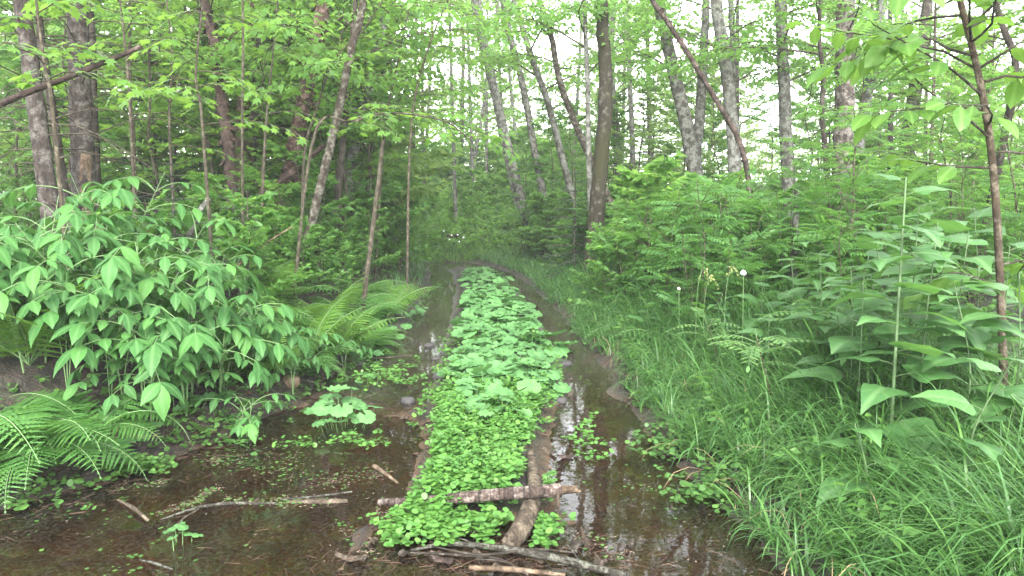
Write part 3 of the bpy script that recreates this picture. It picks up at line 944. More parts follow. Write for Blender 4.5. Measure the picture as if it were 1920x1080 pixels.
tree('forked grey tree of two mottled trunks joined low down', 'grey', 14, [(1238, 20), (1262, 130), (1285, 225), (1303, 325)], 24, 33, 14, extra=second_trunk, sides=12)
tree('dead dark trunk lying diagonally across the grey trees', 'deadred', 11, [(1222, 0), (1254, 45), (1285, 92), (1320, 150), (1350, 200), (1385, 262), (1402, 330), (1408, 420)], 9, 12.5, 5.3, crown=False, cat='dead tree', extra=both(flakes(60, .05, .8, 'deadred'), dead_twigs(4, .2, .5, .3, .9)), rough=.12)
tree('pale grey trunk crossed by the dead diagonal one', 'pale', 13, [(1343, 0), (1355, 80), (1366, 165), (1374, 245), (1378, 340)], 24, 29, 14, sides=12)
tree('narrower pale trunk touching the crossed one', 'grey', 13.7, [(1370, 0), (1374, 100), (1374, 240)], 12, 15, 13)
tree('upright mottled grey trunk with one dark side', 'grey', 13, [(1464, 0), (1468, 110), (1472, 215), (1477, 310)], 23, 28, 14, sides=12)
tree('short rotten grey stump among the pinnate bushes', 'grey', 8, [(1494, 355), (1492, 410), (1490, 480)], 11, 15, 0, crown=False, name='tree_stump', cat='stump')
tree('broad dark trunk with furrowed pale-streaked bark', 'furrow', 12, [(1585, 0), (1584, 120), (1583, 220), (1578, 325)], 36, 42, 15, sides=14, rough=.06)
tree('grey trunk leaning right beside the broad furrowed one', 'pale', 13.5, [(1650, 30), (1633, 140), (1613, 250), (1604, 325)], 20, 24, 14)
tree('thin brown trunk standing alone in the bright gap', 'spruce', 16, [(1670, 0), (1671, 150), (1669, 285)], 9, 11, 14, extra=dead_twigs(14, .3, .9))
tree('thick dark trunk leaning right in the shade', 'dark', 15, [(1728, 70), (1713, 170), (1693, 295)], 19, 24, 13)
tree('thin dark trunk leaning beside the thick shaded one', 'dark', 15.6, [(1740, 80), (1722, 180), (1708, 300)], 11, 14, 13)
tree('thin crooked trunk with twisting bare branches', 'dark', 11.5, [(1536, 60), (1544, 140), (1541, 210), (1548, 290)], 8, 12, 8, extra=dead_twigs(9, .6, 1.4, .25, .7, 'dark', -.3))
tree('crooked dark trunk outside the slender brown sapling', 'dark', 8, [(1866, 0), (1884, 60), (1904, 115), (1896, 190), (1880, 270)], 12, 16, 8, extra=dead_twigs(8, .4, 1.0, .2, .7, 'dark'))
tree('thin upright trunk between the shaded pair and the sapling', 'twig', 11, [(1752, 120), (1749, 210), (1746, 300)], 6, 8, 8)
# the wood goes on beside and behind the viewer: tall trees whose crowns shade the foreground
for k, (x, y, z, sc, lab) in enumerate([(-4.6, 1.6, 9.5, 1.35, 'grey tree beside the viewer shading the broad-leaved bushes'), (4.8, 2.2, 9.0, 1.3, 'grey tree beside the viewer shading the tall herbs'), (-3.9, -1.6, 9.8, 1.4, 'grey tree behind the viewer on the bank of the left rut'),
                                        (3.6, -1.2, 10.5, 1.4, 'grey tree behind the viewer at the edge of the right rut'), (-7.5, 4.2, 9.0, 1.35, 'grey tree out on the bank beyond the hanging fern'), (7.6, 4.6, 9.0, 1.3, 'grey tree out in the wood beyond the brown sapling')]):
    p = g(x, y); o = thing('tree', lab, 'tree', p)
    b = Bag(); tube(b, spline([(0, 0, -.1), (.1, .1, z * .4), (-.1 * x / 4, .2, z + .5)], 16), np.linspace(.16, .05, 16), 10, 0, .05, k)
    link('trunk', b.mesh('trunk', BARK['grey']), o)
    Mx = Matrix.Translation((-x * .22, .3, z)) @ Matrix.Rotation(k * 1.3, 4, 'Z') @ Matrix.Scale(sc, 4)
    link('branches', CROWNS[k % 4][0], o, Mx); link('crown', CROWNS[k % 4][1], o, Mx)
# far trunks closing the view
fr = np.random.default_rng(5)
FARP = []
for k in range(34):
    px = fr.uniform(-60, 1980); Y = fr.uniform(22, 40)
    if any(abs(px - q) < 22 for q in FARP):
        continue
    FARP.append(px)
    ln = fr.normal() * 14 - (12 if 850 < px < 1100 else 0)
    b_ = fr.choice(['grey', 'dark', 'pale', 'spruce'], p=[.35, .3, .2, .15])
    p = at(px, 350, Y)
    o, _, _ = tree(where(p, fr.choice(['thin', 'slim', 'straight']), {'grey': 'grey trunk', 'dark': 'dark trunk', 'pale': 'pale trunk', 'spruce': 'brown trunk'}[b_]), b_, Y, [(px + ln, -80), (px + ln * .5, 130), (px, 330)], 6, 9, fr.uniform(11, 15), sides=6, nlimb=2, boughs=5)
    o['group'] = 'distant trunks'

# slanting broken pole at the upper left, and the log under the peeling trunk
b = Bag(); P = [at(265, 88, 5), at(140, 140, 5.05), at(0, 196, 5.1), at(-200, 300, 5.2)]
P.append(g(P[-1][0] - 1.0, 5.3) - np.array([0, 0, .1]))
ln = spline(P, 26); o = thing('broken_pole', 'broken dead pole slanting up in front of the two spruces', 'dead branch', ln[-1])
tube(b, ln - ln[-1], np.linspace(.015, .032, 26), 8, 0, .10, 3)
link('stem', b.mesh('stem', BARK['deadred']), o)
b = Bag(); ln = spline([at(607, 272, 10.1), at(575, 300, 10.15), at(530, 338, 10.2), at(497, 362, 10.3), at(455, 395, 10.5)], 16)
o = thing('leaning_log', 'dark mossy dead log leaning at the foot of the peeling trunk', 'log', ln[-1])
tube(b, ln - ln[-1], np.linspace(.035, .06, 16), 8, 0, .12, 4); link('stem', b.mesh('stem', BARK['shaggy']), o)
b = Bag(); ln = spline([at(392, 372, 7.2), at(372, 400, 7.1), at(356, 440, 7.0), at(345, 480, 6.95)], 10)
o = thing('grey_stub', 'short pale dead stem leaning behind the broad-leaved bushes', 'dead branch', ln[-1])
tube(b, ln - ln[-1], np.linspace(.022, .035, 10), 7, 0, .12, 5); link('stem', b.mesh('stem', BARK['pale']), o)
b = Bag(); ln = spline([at(548, 425, 6.6), at(500, 455, 6.5), at(455, 490, 6.45), at(420, 520, 6.4)], 10)
o = thing('dry_stalk', 'pale dry stalk slanting across the ferns', 'dead branch', ln[-1])
tube(b, ln - ln[-1], np.linspace(.006, .009, 10), 5, 0, .05, 6); link('stem', b.mesh('stem', BARK['wood']), o)
# ================================================================== UNDERGROWTH
# far wood that reads as one mass
def far_wood():
    r = np.random.default_rng(3)
    b = Bag()
    nc = 1500
    Y = r.uniform(27, 62, nc); X = r.uniform(-1, 1, nc) * (Y * .85 + 4)
    hh = r.uniform(0, 1, nc) ** 1.25 * (4.2 + Y * .13)
    gap = vnoise(X * .16 + 3, Y * .08, 4)
    right = ss(-4, 8, X)
    keep = hh < (2.4 + 7.5 * gap) * (1 - .42 * right) * (1 - .35 * np.exp(-((X / Y + .09) / .10) ** 2))
    X, Y, hh = X[keep], Y[keep], hh[keep]
    c = np.stack([X, Y, H(X, Y) + hh + .2], 1)
    per = 64
    rad = r.uniform(.5, 1.3, len(c))
    loc = (c[:, None] + r.normal(size=(len(c), per, 3)) * rad[:, None, None] * np.array([1, 1, .5])).reshape(-1, 3)
    n = len(loc)
    d = r.normal(size=(n, 3)) * np.array([1, 1, .4]); u = r.normal(size=(n, 3)) * .9 + np.array([0, -.2, .8])
    b.scatter(small_leaf(.20, .13), frames(d, u, r.uniform(.7, 1.3, n)), loc)
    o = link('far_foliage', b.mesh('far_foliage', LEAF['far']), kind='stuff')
    o['label'] = 'pale green mass of distant woodland leaves closing the view'; o['category'] = 'foliage'
far_wood()
# prototypes
MAP = maple_tpl(.105)
MAPS = maple_tpl(.085)
SL = small_leaf(.085, .05)
SLB = small_leaf(.11, .06)
PIN = pinnate_tpl(.22, 6, .075)
PIN2 = pinnate_tpl(.17, 5, .06, droop=.5)
def proto(*a, leaf='mid', bark='twig', **k):
    w, l = woody(*a, **k)
    return [('stem', w.mesh('stem', BARK[bark]), None), ('crown', l.mesh('crown', LEAF[leaf]), None)]
P_MAPLE = [proto(4.6, 22, .36, [MAP, MAP, MAPS], 40 + k, leaf='maple', twigs=8, lpt=9, ang=24, flat=.45, b0=.25, rad=.006) for k in range(3)]
P_SAP = [proto(4.2, 24, .30, [SL, SLB], 60 + k, leaf='mid', twigs=9, lpt=11, ang=30, flat=.75, b0=.1, rad=.005) for k in range(3)]
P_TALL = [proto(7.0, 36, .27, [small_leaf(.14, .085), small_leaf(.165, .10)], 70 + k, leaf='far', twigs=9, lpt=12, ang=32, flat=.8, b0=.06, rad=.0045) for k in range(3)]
P_BUSH = [proto(1.15, 18, .50, [SL, small_leaf(.07, .042)], 80 + k, leaf='bush', twigs=7, lpt=8, ang=40, stems=3, b0=.1, rad=.006, flat=.75) for k in range(3)]
P_PINN = [proto(1.25, 14, .42, [PIN, PIN2], 90 + k, leaf='fern', twigs=3, lpt=3, ang=40, stems=3, b0=.2, rad=.007, lsc=(.8, 1.25), flat=.25) for k in range(3)]
P_WHIP = [proto(2.2, 18, .30, [PIN, PIN2], 95 + k, leaf='mid', twigs=3, lpt=3, ang=35, b0=.15, rad=.005, lsc=(.8, 1.3), flat=.25) for k in range(2)]
def spruce_proto(h, seed, dens=1.0):
    r = np.random.default_rng(seed)
    w, l = Bag(), Bag()
    tube(w, np.array([[0, 0, -.1], [0.01, 0, h * .5], [0, .01, h]]), [.014 * h, .009 * h, .002], 7)
    nd = np.array([(0, -.5, 0), (0, .5, 0), (1, .12, 0), (1, -.12, 0)]); nf = np.array([[0, 3, 2, 1]])
    M_, L_ = [], []
    nl = int(13 * dens)
    for i in range(nl):
        t = .06 + .92 * i / nl
        for k in range(6):
            az = k * 1.047 + i * .5 + r.normal() * .15
            ln = h * .36 * (1 - t) ** .85 + .04
            e = R(12) - R(28) * (1 - t)
            D = np.array([math.cos(az) * math.cos(e), math.sin(az) * math.cos(e), math.sin(e)])
            B0 = np.array([0, 0, t * h])
            tube(w, np.array([B0, B0 + D * ln]), [.006, .0015], 3, cap=False)
            side = unit(np.cross(D, [0, 0, 1.0]))
            m = max(3, int(ln / .045))
            for j in range(m):
                u = (j + .6) / m
                for s2 in (-1, 1):
                    tl = ln * .42 * (1 - u * .75) * r.uniform(.7, 1.1)
                    E = unit(D * .75 + side * s2 + np.array([0, 0, -.18 + r.normal() * .1]))
                    q = B0 + D * ln * u
                    nn = max(2, int(tl / .022))
                    for x in range(nn):
                        for s3 in (-1, 1):
                            F_ = unit(E * .7 + np.cross(E, [0, 0, 1.0]) * s3 + np.array([0, 0, r.normal() * .3]))
                            M_.append((F_, .028)); L_.append(q + E * tl * x / nn)
    d = np.array([q[0] for q in M_])
    m = frames(d, np.tile([[0, 0, 1.0]], (len(d), 1)) + r.normal(size=(len(d), 3)) * .3, .034)
    m[:, :, 1] *= .17
    l.scatter((nd, nf), m, np.array(L_))
    return [('trunk', w.mesh('trunk', BARK['spruce']), None), ('needles', l.mesh('needles', LEAF['spruce']), None)]
P_SPR = [spruce_proto(1.6, 7)]
FR_A = [frond_bag(.72, 22, 200 + k, 1.0 + .12 * k, 8) for k in range(3)]
FROND = [b.mesh('frond', [LEAF['fern'], STALK]) for b in FR_A]
FRONDL = [frond_bag(.8, 22, 210 + k, .75, 7).mesh('frond', [LEAF['fernlime'], STALK]) for k in range(2)]
FRONDUP = [frond_bag(.8, 20, 220 + k, .55, 6).mesh('frond', [LEAF['fernlime'], STALK]) for k in range(2)]
FRONDFAR = [frond_bag(.75, 15, 230 + k, .95, 4).mesh('frond', [LEAF['fern'], STALK]) for k in range(2)]
def fern(p, n, sc, meshes, label, group='ferns', seed=0, az0=None, spread=6.3):
    r = np.random.default_rng(seed + 17)
    t = thing('fern', label, 'fern', p, 0, 1, group)
    for k in range(n):
        az = (az0 if az0 is not None else r.uniform(0, 6.3)) + spread * (k + r.uniform(-.3, .3)) / n - (spread / 2 if az0 is not None else 0)
        M = Matrix.Rotation(az, 4, 'Z') @ Matrix.Rotation(r.uniform(-.25, .25), 4, 'Y') @ Matrix.Rotation(r.uniform(-.25, .25), 4, 'X') @ Matrix.Scale(sc * r.uniform(.8, 1.15), 4)
        link('frond', meshes[r.integers(len(meshes))], t, M)
    return t

# --- saplings and bushes, set where the photograph has them: (left px, right px, near depth, far depth, how many, prototypes, scale range)
def inwood(p, m=.25):
    return p[0] < eL(p[1]) - m or p[0] > eR(p[1]) + m
SC = np.random.default_rng(23)
def scatter_px(x0, x1, y0, y1, n, protos, s0, s1, base, name, kind, cat, group, margin=.4, sep=.5):
    pts = []
    k = 0
    while len(pts) < n and k < n * 30:
        k += 1
        px, Y = SC.uniform(x0, x1), math.sqrt(SC.uniform(y0 ** 2, y1 ** 2))
        X = (px - 960) / FPX * Y
        p = g(X, Y)
        if not inwood(p, margin) or any(math.hypot(p[0] - q[0], p[1] - q[1]) < sep for q in pts):
            continue
        s = SC.uniform(s0, s1)
        lab = where(p, SZ(base * s), kind)
        if lab in USED:
            continue
        USED[lab] = 1
        pts.append(p)
        put(protos[SC.integers(len(protos))], p, SC.uniform(0, 6.3), s, name, lab, cat, group, (SC.normal() * .05, SC.normal() * .05))
G1, G2, G3 = 'maple saplings in the wood', 'leafy saplings in the wood', 'bushes along the wood edge'
scatter_px(-60, 760, 8.5, 11.5, 6, P_MAPLE, .7, 1.15, 4.6, 'maple_sapling', 'maple sapling', 'sapling', G1, .9, .9)
scatter_px(-60, 780, 11.5, 18, 11, P_MAPLE, .9, 1.3, 4.6, 'maple_sapling', 'maple sapling', 'sapling', G1, .9, 1.0)
scatter_px(-60, 740, 10, 20, 22, P_SAP, .8, 1.4, 4.2, 'leafy_sapling', 'small-leaved sapling', 'sapling', G2, .8, .9)
scatter_px(-60, 640, 15, 26, 22, P_TALL, .8, 1.2, 7, 'slender_tree', 'slender leafy tree', 'tree', 'slender leafy trees', .8, 1.2)
scatter_px(780, 1150, 32, 44, 9, P_TALL, .7, .95, 7, 'slender_tree', 'slender leafy tree', 'tree', 'slender leafy trees', .8, 1.2)
scatter_px(960, 1150, 15, 24, 8, P_SAP, .6, 1.0, 4.2, 'leafy_sapling', 'small-leaved sapling', 'sapling', G2, .8, .8)
scatter_px(1150, 1960, 18, 34, 20, P_TALL, .6, .95, 7, 'slender_tree', 'slender leafy tree', 'tree', 'slender leafy trees', .8, 1.2)
scatter_px(1150, 1960, 15, 22, 12, P_SAP, .6, 1.1, 4.2, 'leafy_sapling', 'small-leaved sapling', 'sapling', G2, .8, .8)
scatter_px(1640, 1960, 8, 15, 4, P_MAPLE, .6, 1.0, 4.6, 'maple_sapling', 'maple sapling', 'sapling', G1, .9, .9)
scatter_px(1420, 1960, 6.5, 12, 12, P_WHIP, .8, 1.3, 2.2, 'rowan_whip', 'whippy pinnate shoot', 'sapling', 'pinnate-leaved shoots', .8, .5)
scatter_px(1080, 1960, 6.2, 11, 44, P_PINN, .8, 1.35, 1.25, 'pinnate_bush', 'pinnate-leaved bush', 'bush', 'pinnate-leaved bushes', .7, .32)
scatter_px(1000, 1960, 10, 18, 26, P_PINN, .9, 1.5, 1.25, 'pinnate_bush', 'pinnate-leaved bush', 'bush', 'pinnate-leaved bushes', .9, .45)
scatter_px(1010, 1960, 7, 20, 34, P_BUSH, .6, 1.2, 1.15, 'leafy_bush', 'small-leaved bush', 'bush', G3, .5, .45)
scatter_px(300, 800, 6.4, 12, 26, P_BUSH, .55, 1.1, 1.15, 'leafy_bush', 'small-leaved bush', 'bush', G3, .5, .4)
scatter_px(-60, 840, 10, 22, 40, P_BUSH, .8, 1.5, 1.15, 'leafy_bush', 'small-leaved bush', 'bush', G3, .4, .5)
scatter_px(600, 1080, 25, 33, 20, P_BUSH, .9, 1.9, 1.15, 'leafy_bush', 'small-leaved bush', 'bush', G3, -9, .5)
scatter_px(330, 800, 7, 14, 14, P_PINN, .7, 1.1, 1.25, 'pinnate_bush', 'pinnate-leaved bush', 'bush', 'pinnate-leaved bushes', .6, .4)
scatter_px(970, 1160, 11, 20, 22, P_BUSH, .9, 1.5, 1.15, 'leafy_bush', 'small-leaved bush', 'bush', G3, .9, .45)
scatter_px(560, 815, 10, 21, 26, P_BUSH, .9, 1.5, 1.15, 'leafy_bush', 'small-leaved bush', 'bush', G3, .8, .45)
scatter_px(700, 1120, 28, 38, 6, P_SAP, .5, .9, 4.2, 'leafy_sapling', 'small-leaved sapling', 'sapling', G2, -9, .8)
scatter_px(480, 760, 6.5, 10, 14, P_BUSH, .5, .85, 1.15, 'leafy_bush', 'small-leaved bush', 'bush', G3, .9, .4)
scatter_px(990, 1100, 11, 14.5, 10, P_BUSH, 1.0, 1.5, 1.15, 'leafy_bush', 'dense light bush', 'bush', G3, .9, .35)
scatter_px(430, 700, 13, 20, 10, P_TALL, .9, 1.35, 7, 'slender_tree', 'slender spreading tree', 'tree', 'slender leafy trees', .8, .9)
scatter_px(-60, 470, 4.7, 6.2, 9, P_BUSH, .45, .85, 1.15, 'leafy_bush', 'small-leaved bush', 'bush', G3, .8, .4)
P_BUSHL = [proto(1.15, 20, .55, [small_leaf(.10, .064), SLB], 180 + k, leaf='light', twigs=7, lpt=8, ang=36, stems=3, b0=.1, rad=.006, flat=.6) for k in range(3)]
GB_ = 'pale bushes closing the bend of the track'
for kind in ('pale leafy bush', 'spreading pale bush', 'rounded pale bush', 'loose pale bush'):
    scatter_px(690, 1075, 23.6, 26.5, 7, P_BUSHL, .7, 1.2, 1.15, 'pale_bush', kind, 'bush', GB_, -9, .5)
    scatter_px(690, 1120, 26, 33, 7, P_BUSHL, 1.4, 2.3, 1.15, 'pale_bush', kind, 'bush', GB_, -9, .7)
    scatter_px(960, 1130, 12, 20, 6, P_BUSHL, .8, 1.4, 1.15, 'pale_bush', kind, 'bush', GB_, .95, .4)
    scatter_px(1120, 1900, 9.5, 18, 7, P_BUSHL, 1.0, 1.6, 1.15, 'pale_bush', kind, 'bush', 'pale bushes in the right-hand wood', .5, .5)
    scatter_px(300, 760, 9, 16, 5, P_BUSHL, .8, 1.4, 1.15, 'pale_bush', kind, 'bush', 'pale bushes in the left-hand wood', .8, .5)
    scatter_px(690, 800, 13, 20, 4, P_BUSHL, .7, 1.3, 1.15, 'pale_bush', kind, 'bush', GB_, .6, .5)
# small spruces
for (px, Y, s, lab) in [(330, 6.9, .95, 'small dark spruce behind the broad-leaved bushes'), (440, 7.2, .8, 'low dark spruce just inside the wood by the pale dead stem'), (1078, 13.2, 1.35, 'bushy dark spruce to the left of the mossy trunk'),
                        (420, 6.0, .5, 'knee-high spruce seedling on the bank behind the ferns'), (1220, 22, 2.6, 'dark young spruce in the bright gap'), (1545, 18, 2.4, 'young spruce behind the mottled grey trunk'), (300, 12, 2.6, 'tall young spruce deep behind the stripped trunk'),
                        (1680, 19, 2.6, 'young spruce behind the dark leaning trunks')]:
    X = (px - 960) / FPX * Y
    put(P_SPR[0], g(X, Y), px * .37, s, 'young_spruce', lab, 'spruce', 'young spruces')
# ferns
def fp(px, Y):
    return g((px - 960) / FPX * Y, Y)
NEARF = [(40, 3.85, 9, 1.05, FROND, 'bright fern hanging over the bank at the water, beside the straw'), (150, 4.15, 9, .9, FROND, 'broad fern whose fronds droop toward the left puddle'), (-60, 3.8, 9, 1.1, FROND, 'fern at the very edge beside the drooping one'),
         (90, 4.0, 6, .6, FROND, 'small fern tucked under the broad-leaved bushes'), (40, 4.6, 7, 1.3, FRONDUP, 'tall yellow-green fern standing behind the broad-leaved bushes'), (-70, 4.8, 7, 1.45, FRONDUP, 'tallest yellow-green fern at the edge of the wood'),
         (120, 5.3, 6, 1.15, FRONDUP, 'upright yellow-green fern in front of the stripped spruce'), (30, 5.2, 6, 1.4, FRONDL, 'arching lime fern between the tall yellow-green ones'),
         (575, 6.5, 7, .95, FRONDUP, 'upright lime fern on the bank below the lichen-spotted trunk'), (620, 7.0, 7, .9, FROND, 'spreading fern beside the upright lime one'), (520, 6.2, 7, .8, FROND, 'fern behind the coltsfoot leaves on the bank'),
         (680, 7.6, 7, .9, FROND, 'fern leaning over the left rut near the four stones'), (560, 7.4, 7, .9, FROND, 'fern half hidden behind the upright lime one'), (690, 8.6, 7, .85, FROND, 'fern on the bank below the broken pole'), (640, 6.2, 6, .55, FROND, 'little fern on the red soil of the bank'),
         (715, 10, 6, .9, FRONDFAR, 'fern at the bank edge before the bend'), (450, 5.7, 7, .8, FROND, 'fern under the pale dry stalk'), (470, 6.6, 7, .9, FROND, 'fern between the pale dry stalk and the thin sapling stem'), (670, 9.6, 7, .9, FRONDFAR, 'fern in the shade by the broken pole'),
         (490, 5.7, 8, .85, FRONDL, 'broad lime fern on the red soil of the bank'), (560, 6.2, 8, .8, FROND, 'lime fern spreading above the rusty stalks'), (620, 6.9, 8, .95, FRONDUP, 'tall lime fern at the bank edge above the dark stones'),
         (540, 7.0, 8, 1.0, FRONDL, 'big lime fern second from the track below the leaning trunk'), (670, 7.4, 8, .85, FROND, 'pale fern leaning over the coltsfoot at the water edge'), (680, 8.3, 8, .85, FROND, 'pale fern overhanging the left rut'), (610, 8.0, 8, 1.1, FRONDUP, 'upright pale fern deeper on the bank'), (490, 7.6, 8, 1.1, FRONDL, 'lime fern in front of the peeling trunk'), (725, 9.3, 8, .95, FRONDL, 'pale fern at the rut edge nearest the bend'),
         (400, 5.4, 6, .7, FRONDL, 'lime fern rising behind the large drooping leaflets')]
for k, (px, Y, n, s, ms, lab) in enumerate(NEARF):
    fern(fp(px, Y), n, s, ms, lab, seed=k)
for k in range(46):
    px, Y = SC.uniform(1040, 1900), SC.uniform(6.2, 13)
    p = fp(px, Y)
    if inwood(p, .5):
        lab = where(p, SC.choice(['low', 'arching', 'dark', 'leafy']), 'fern')
        if lab in USED: continue
        USED[lab] = 1
        fern(p, 6, SC.uniform(.8, 1.15), FRONDFAR, lab, 'ferns under the right-hand wood', 300 + k)
for k in range(34):
    px, Y = SC.uniform(250, 800), SC.uniform(8, 15)
    p = fp(px, Y)
    if inwood(p, .4):
        lab = where(p, SC.choice(['low', 'arching', 'dark', 'leafy']), 'fern')
        if lab in USED: continue
        USED[lab] = 1
        fern(p, 6, SC.uniform(.8, 1.1), FRONDFAR, lab, 'ferns under the left-hand wood', 400 + k)

# low leaves covering the forest floor (nobody could count them)
def ground_cover():
    r = np.random.default_rng(9)
    b = Bag()
    n = 46000
    Y = np.sqrt(r.uniform(4.0 ** 2, 30 ** 2, n)); X = r.uniform(-.80, .80, n) * Y
    tl, tr = eL(Y) - X, X - eR(Y)
    t = np.maximum(tl, tr)
    den = vnoise(X * 1.7, Y * 1.7, 31)
    keep = (t > np.where(tl > 0, .55, .55)) & (r.random(n) < .35 + den)
    X, Y, t = X[keep], Y[keep], t[keep]
    hh = r.uniform(.02, .42, len(X)) * ss(.1, 1.2, t) * (.5 + vnoise(X * .9, Y * .9, 12)) + .02
    loc = np.stack([X, Y, H(X, Y) + hh], 1); m = len(X)
    d = r.normal(size=(m, 3)) * np.array([1, 1, .3]); u = r.normal(size=(m, 3)) * .35 + np.array([0, 0, 1])
    sc = r.uniform(.6, 1.4, m) * (1 + Y * .02)
    k = r.random(m) < .5
    b.scatter(small_leaf(.085, .055), frames(d[k], u[k], sc[k]), loc[k])
    b.scatter(small_leaf(.10, .035), frames(d[~k], u[~k], sc[~k]), loc[~k])
    o = link('ground_leaves', b.mesh('ground_leaves', LEAF['sedge']), kind='stuff')
    o['label'] = 'low leafy ground cover over the forest floor'; o['category'] = 'ground cover'
ground_cover()
# ================================================================== BROAD-LEAVED BUSHES ON THE LEFT BANK
def leaf_mesh(name, tpl, mat, petiole=0.0, mat2=None):
    b = Bag(); b.add(*tpl)
    if petiole:
        tube(b, np.array([[-petiole, 0, -.02 * petiole], [-petiole * .5, 0, .03 * petiole], [.02, 0, 0]]), .0022, 4, 1, cap=False)
    return b.mesh(name, [LEAF[mat]] + ([mat2] if mat2 else []))
LFT = [leaf_mesh('leaflet', strip_leaf(OV, .108 + .022 * k, .052 + .008 * k, .22, .28 + .1 * k, 2, .012), 'aralia') for k in range(3)]
def stalk_mesh():
    b = Bag(); tube(b, spline([(0, 0, 0), (.10, 0, .045), (.21, 0, .05), (.31, 0, .015)], 8), np.linspace(.0035, .0016, 8), 5, cap=False)
    return b.mesh('leaf', STALK)
STK = stalk_mesh()
def leaflet_layout(seed, pairs=2):
    r = np.random.default_rng(seed)
    L = [((.31, 0, .015), (1, 0, -.6), 1.1)]
    for k in range(pairs):
        u = .30 - .095 * k
        z = .02 + .035 * k
        for sd in (-1, 1):
            L.append(((u, 0, z), (.55 - .12 * k, sd, -.45 + r.normal() * .15), 1.0 - .10 * k))
    return [(p, np.array(d) + r.normal(size=3) * .10, s * r.uniform(.88, 1.1)) for p, d, s in L]
def aralia(p, h, nl, label, seed, sc=1.0, face=None):
    r = np.random.default_rng(seed)
    t = thing('broad_leaved_bush', label, 'bush', p, 0, 1, 'broad-leaved bushes on the left bank')
    ns = 3
    for s in range(ns):
        az = r.uniform(0, 6.3); lean = r.uniform(.12, .35) * h
        hh = h * r.uniform(.72, 1.0)
        top = np.array([math.cos(az) * lean, math.sin(az) * lean, hh])
        P = spline([(0, 0, -.05), (top[0] * .25, top[1] * .25, hh * .5), top], 9)
        b = Bag(); tube(b, P, np.linspace(.0045, .002, 9), 5, cap=False)
        link('stem', b.mesh('stem', STALK), t)
        m = int(nl * 1.5) // ns
        for k in range(m):
            u = .60 + .40 * (k + .8) / m
            q = P[min(8, int(u * 8))]
            a = az + k * 2.3 + r.uniform(-.5, .5)
            if face is not None:
                a = face + r.uniform(-1.5, 1.5)
            tilt = r.uniform(-.35, .25) - (.2 if k == m - 1 else 0)
            M = Matrix.Translation(Vector(q.tolist())) @ Matrix.Rotation(a, 4, 'Z') @ Matrix.Rotation(tilt, 4, 'Y') @ Matrix.Scale(sc * r.uniform(.55, 1.25), 4)
            lf = link('leaf', STK, t, M)
            for (lp, ld, ls) in leaflet_layout(seed * 31 + s * 7 + k, 2 if r.random() < .65 else 3):
                m3 = frames(np.array([ld]), np.array([[.25 + r.normal() * .12, r.normal() * .15, 1.0]]), ls)[0]
                link('leaflet', LFT[r.integers(3)], lf, M4(m3, lp))
    return t
AR = [  # px, depth, height, leaves, label
    (30, 4.5, .95, 15, 'broad-leaved bush behind the hanging fern'), (110, 4.5, .92, 15, 'broad-leaved bush whose leaflets droop over the bright ferns'),
    (190, 4.5, .85, 15, 'broad-leaved bush hanging over the dark hollow'), (255, 4.5, .78, 15, 'broad-leaved bush with leaflets almost touching the bank'),
    (335, 4.7, .70, 12, 'low broad-leaved bush beside the straw on the bank'), (400, 5.0, .62, 12, 'broad-leaved bush at the track end of the row'),
    (70, 4.7, 1.15, 15, 'tall broad-leaved bush in the second row by the yellow-green ferns'), (160, 4.75, 1.15, 18, 'tall broad-leaved bush below the stripped spruce'),
    (250, 4.8, 1.02, 18, 'broad-leaved bush in the middle of the second row'), (330, 5.0, .92, 15, 'broad-leaved bush in front of the small dark spruce'),
    (410, 5.2, .78, 12, 'broad-leaved bush below the pale dead stem'), (470, 5.5, .60, 12, 'broad-leaved bush next to the bank ferns'),
    (120, 5.3, 1.25, 15, 'broad-leaved bush at the back touching the yellow-green ferns'), (215, 5.4, 1.30, 18, 'tallest broad-leaved bush, right under the stripped spruce'),
    (300, 5.6, 1.15, 15, 'broad-leaved bush at the back beside the small dark spruce'), (20, 5.4, 1.2, 12, 'broad-leaved bush at the back by the edge'),
    (385, 5.9, .95, 12, 'broad-leaved bush at the back below the thin forked sapling'), (-50, 4.5, 1.1, 12, 'broad-leaved bush farthest from the track'),
    (540, 5.6, .42, 9, 'small broad-leaved plant low on the red soil of the bank'), (265, 4.45, .38, 6, 'low broad-leaved plant on the bank edge above the floating scum'), (345, 4.85, .36, 6, 'low broad-leaved plant between the straw and the mud'), (405, 5.2, .42, 6, 'low broad-leaved plant leaning over the bank by the round leaves'),
      (480, 5.5, .45, 6, 'low broad-leaved plant above the brown stone'), (570, 6.3, .42, 6, 'low broad-leaved plant under the bank ferns'), (640, 6.7, .40, 9, 'low broad-leaved plant nearest the dark stones'), (215, 4.5, .5, 9, 'broad-leaved plant filling the dark hollow'),
      (450, 4.75, .40, 9, 'small broad-leaved plant above the rounded bank leaves')]
for k, (px, Y, h, nl, lab) in enumerate(AR):
    aralia(fp(px, Y), h, nl, lab, 500 + k, (1.0 + .1 * (k % 3)) if h > .55 else .72, face=None)

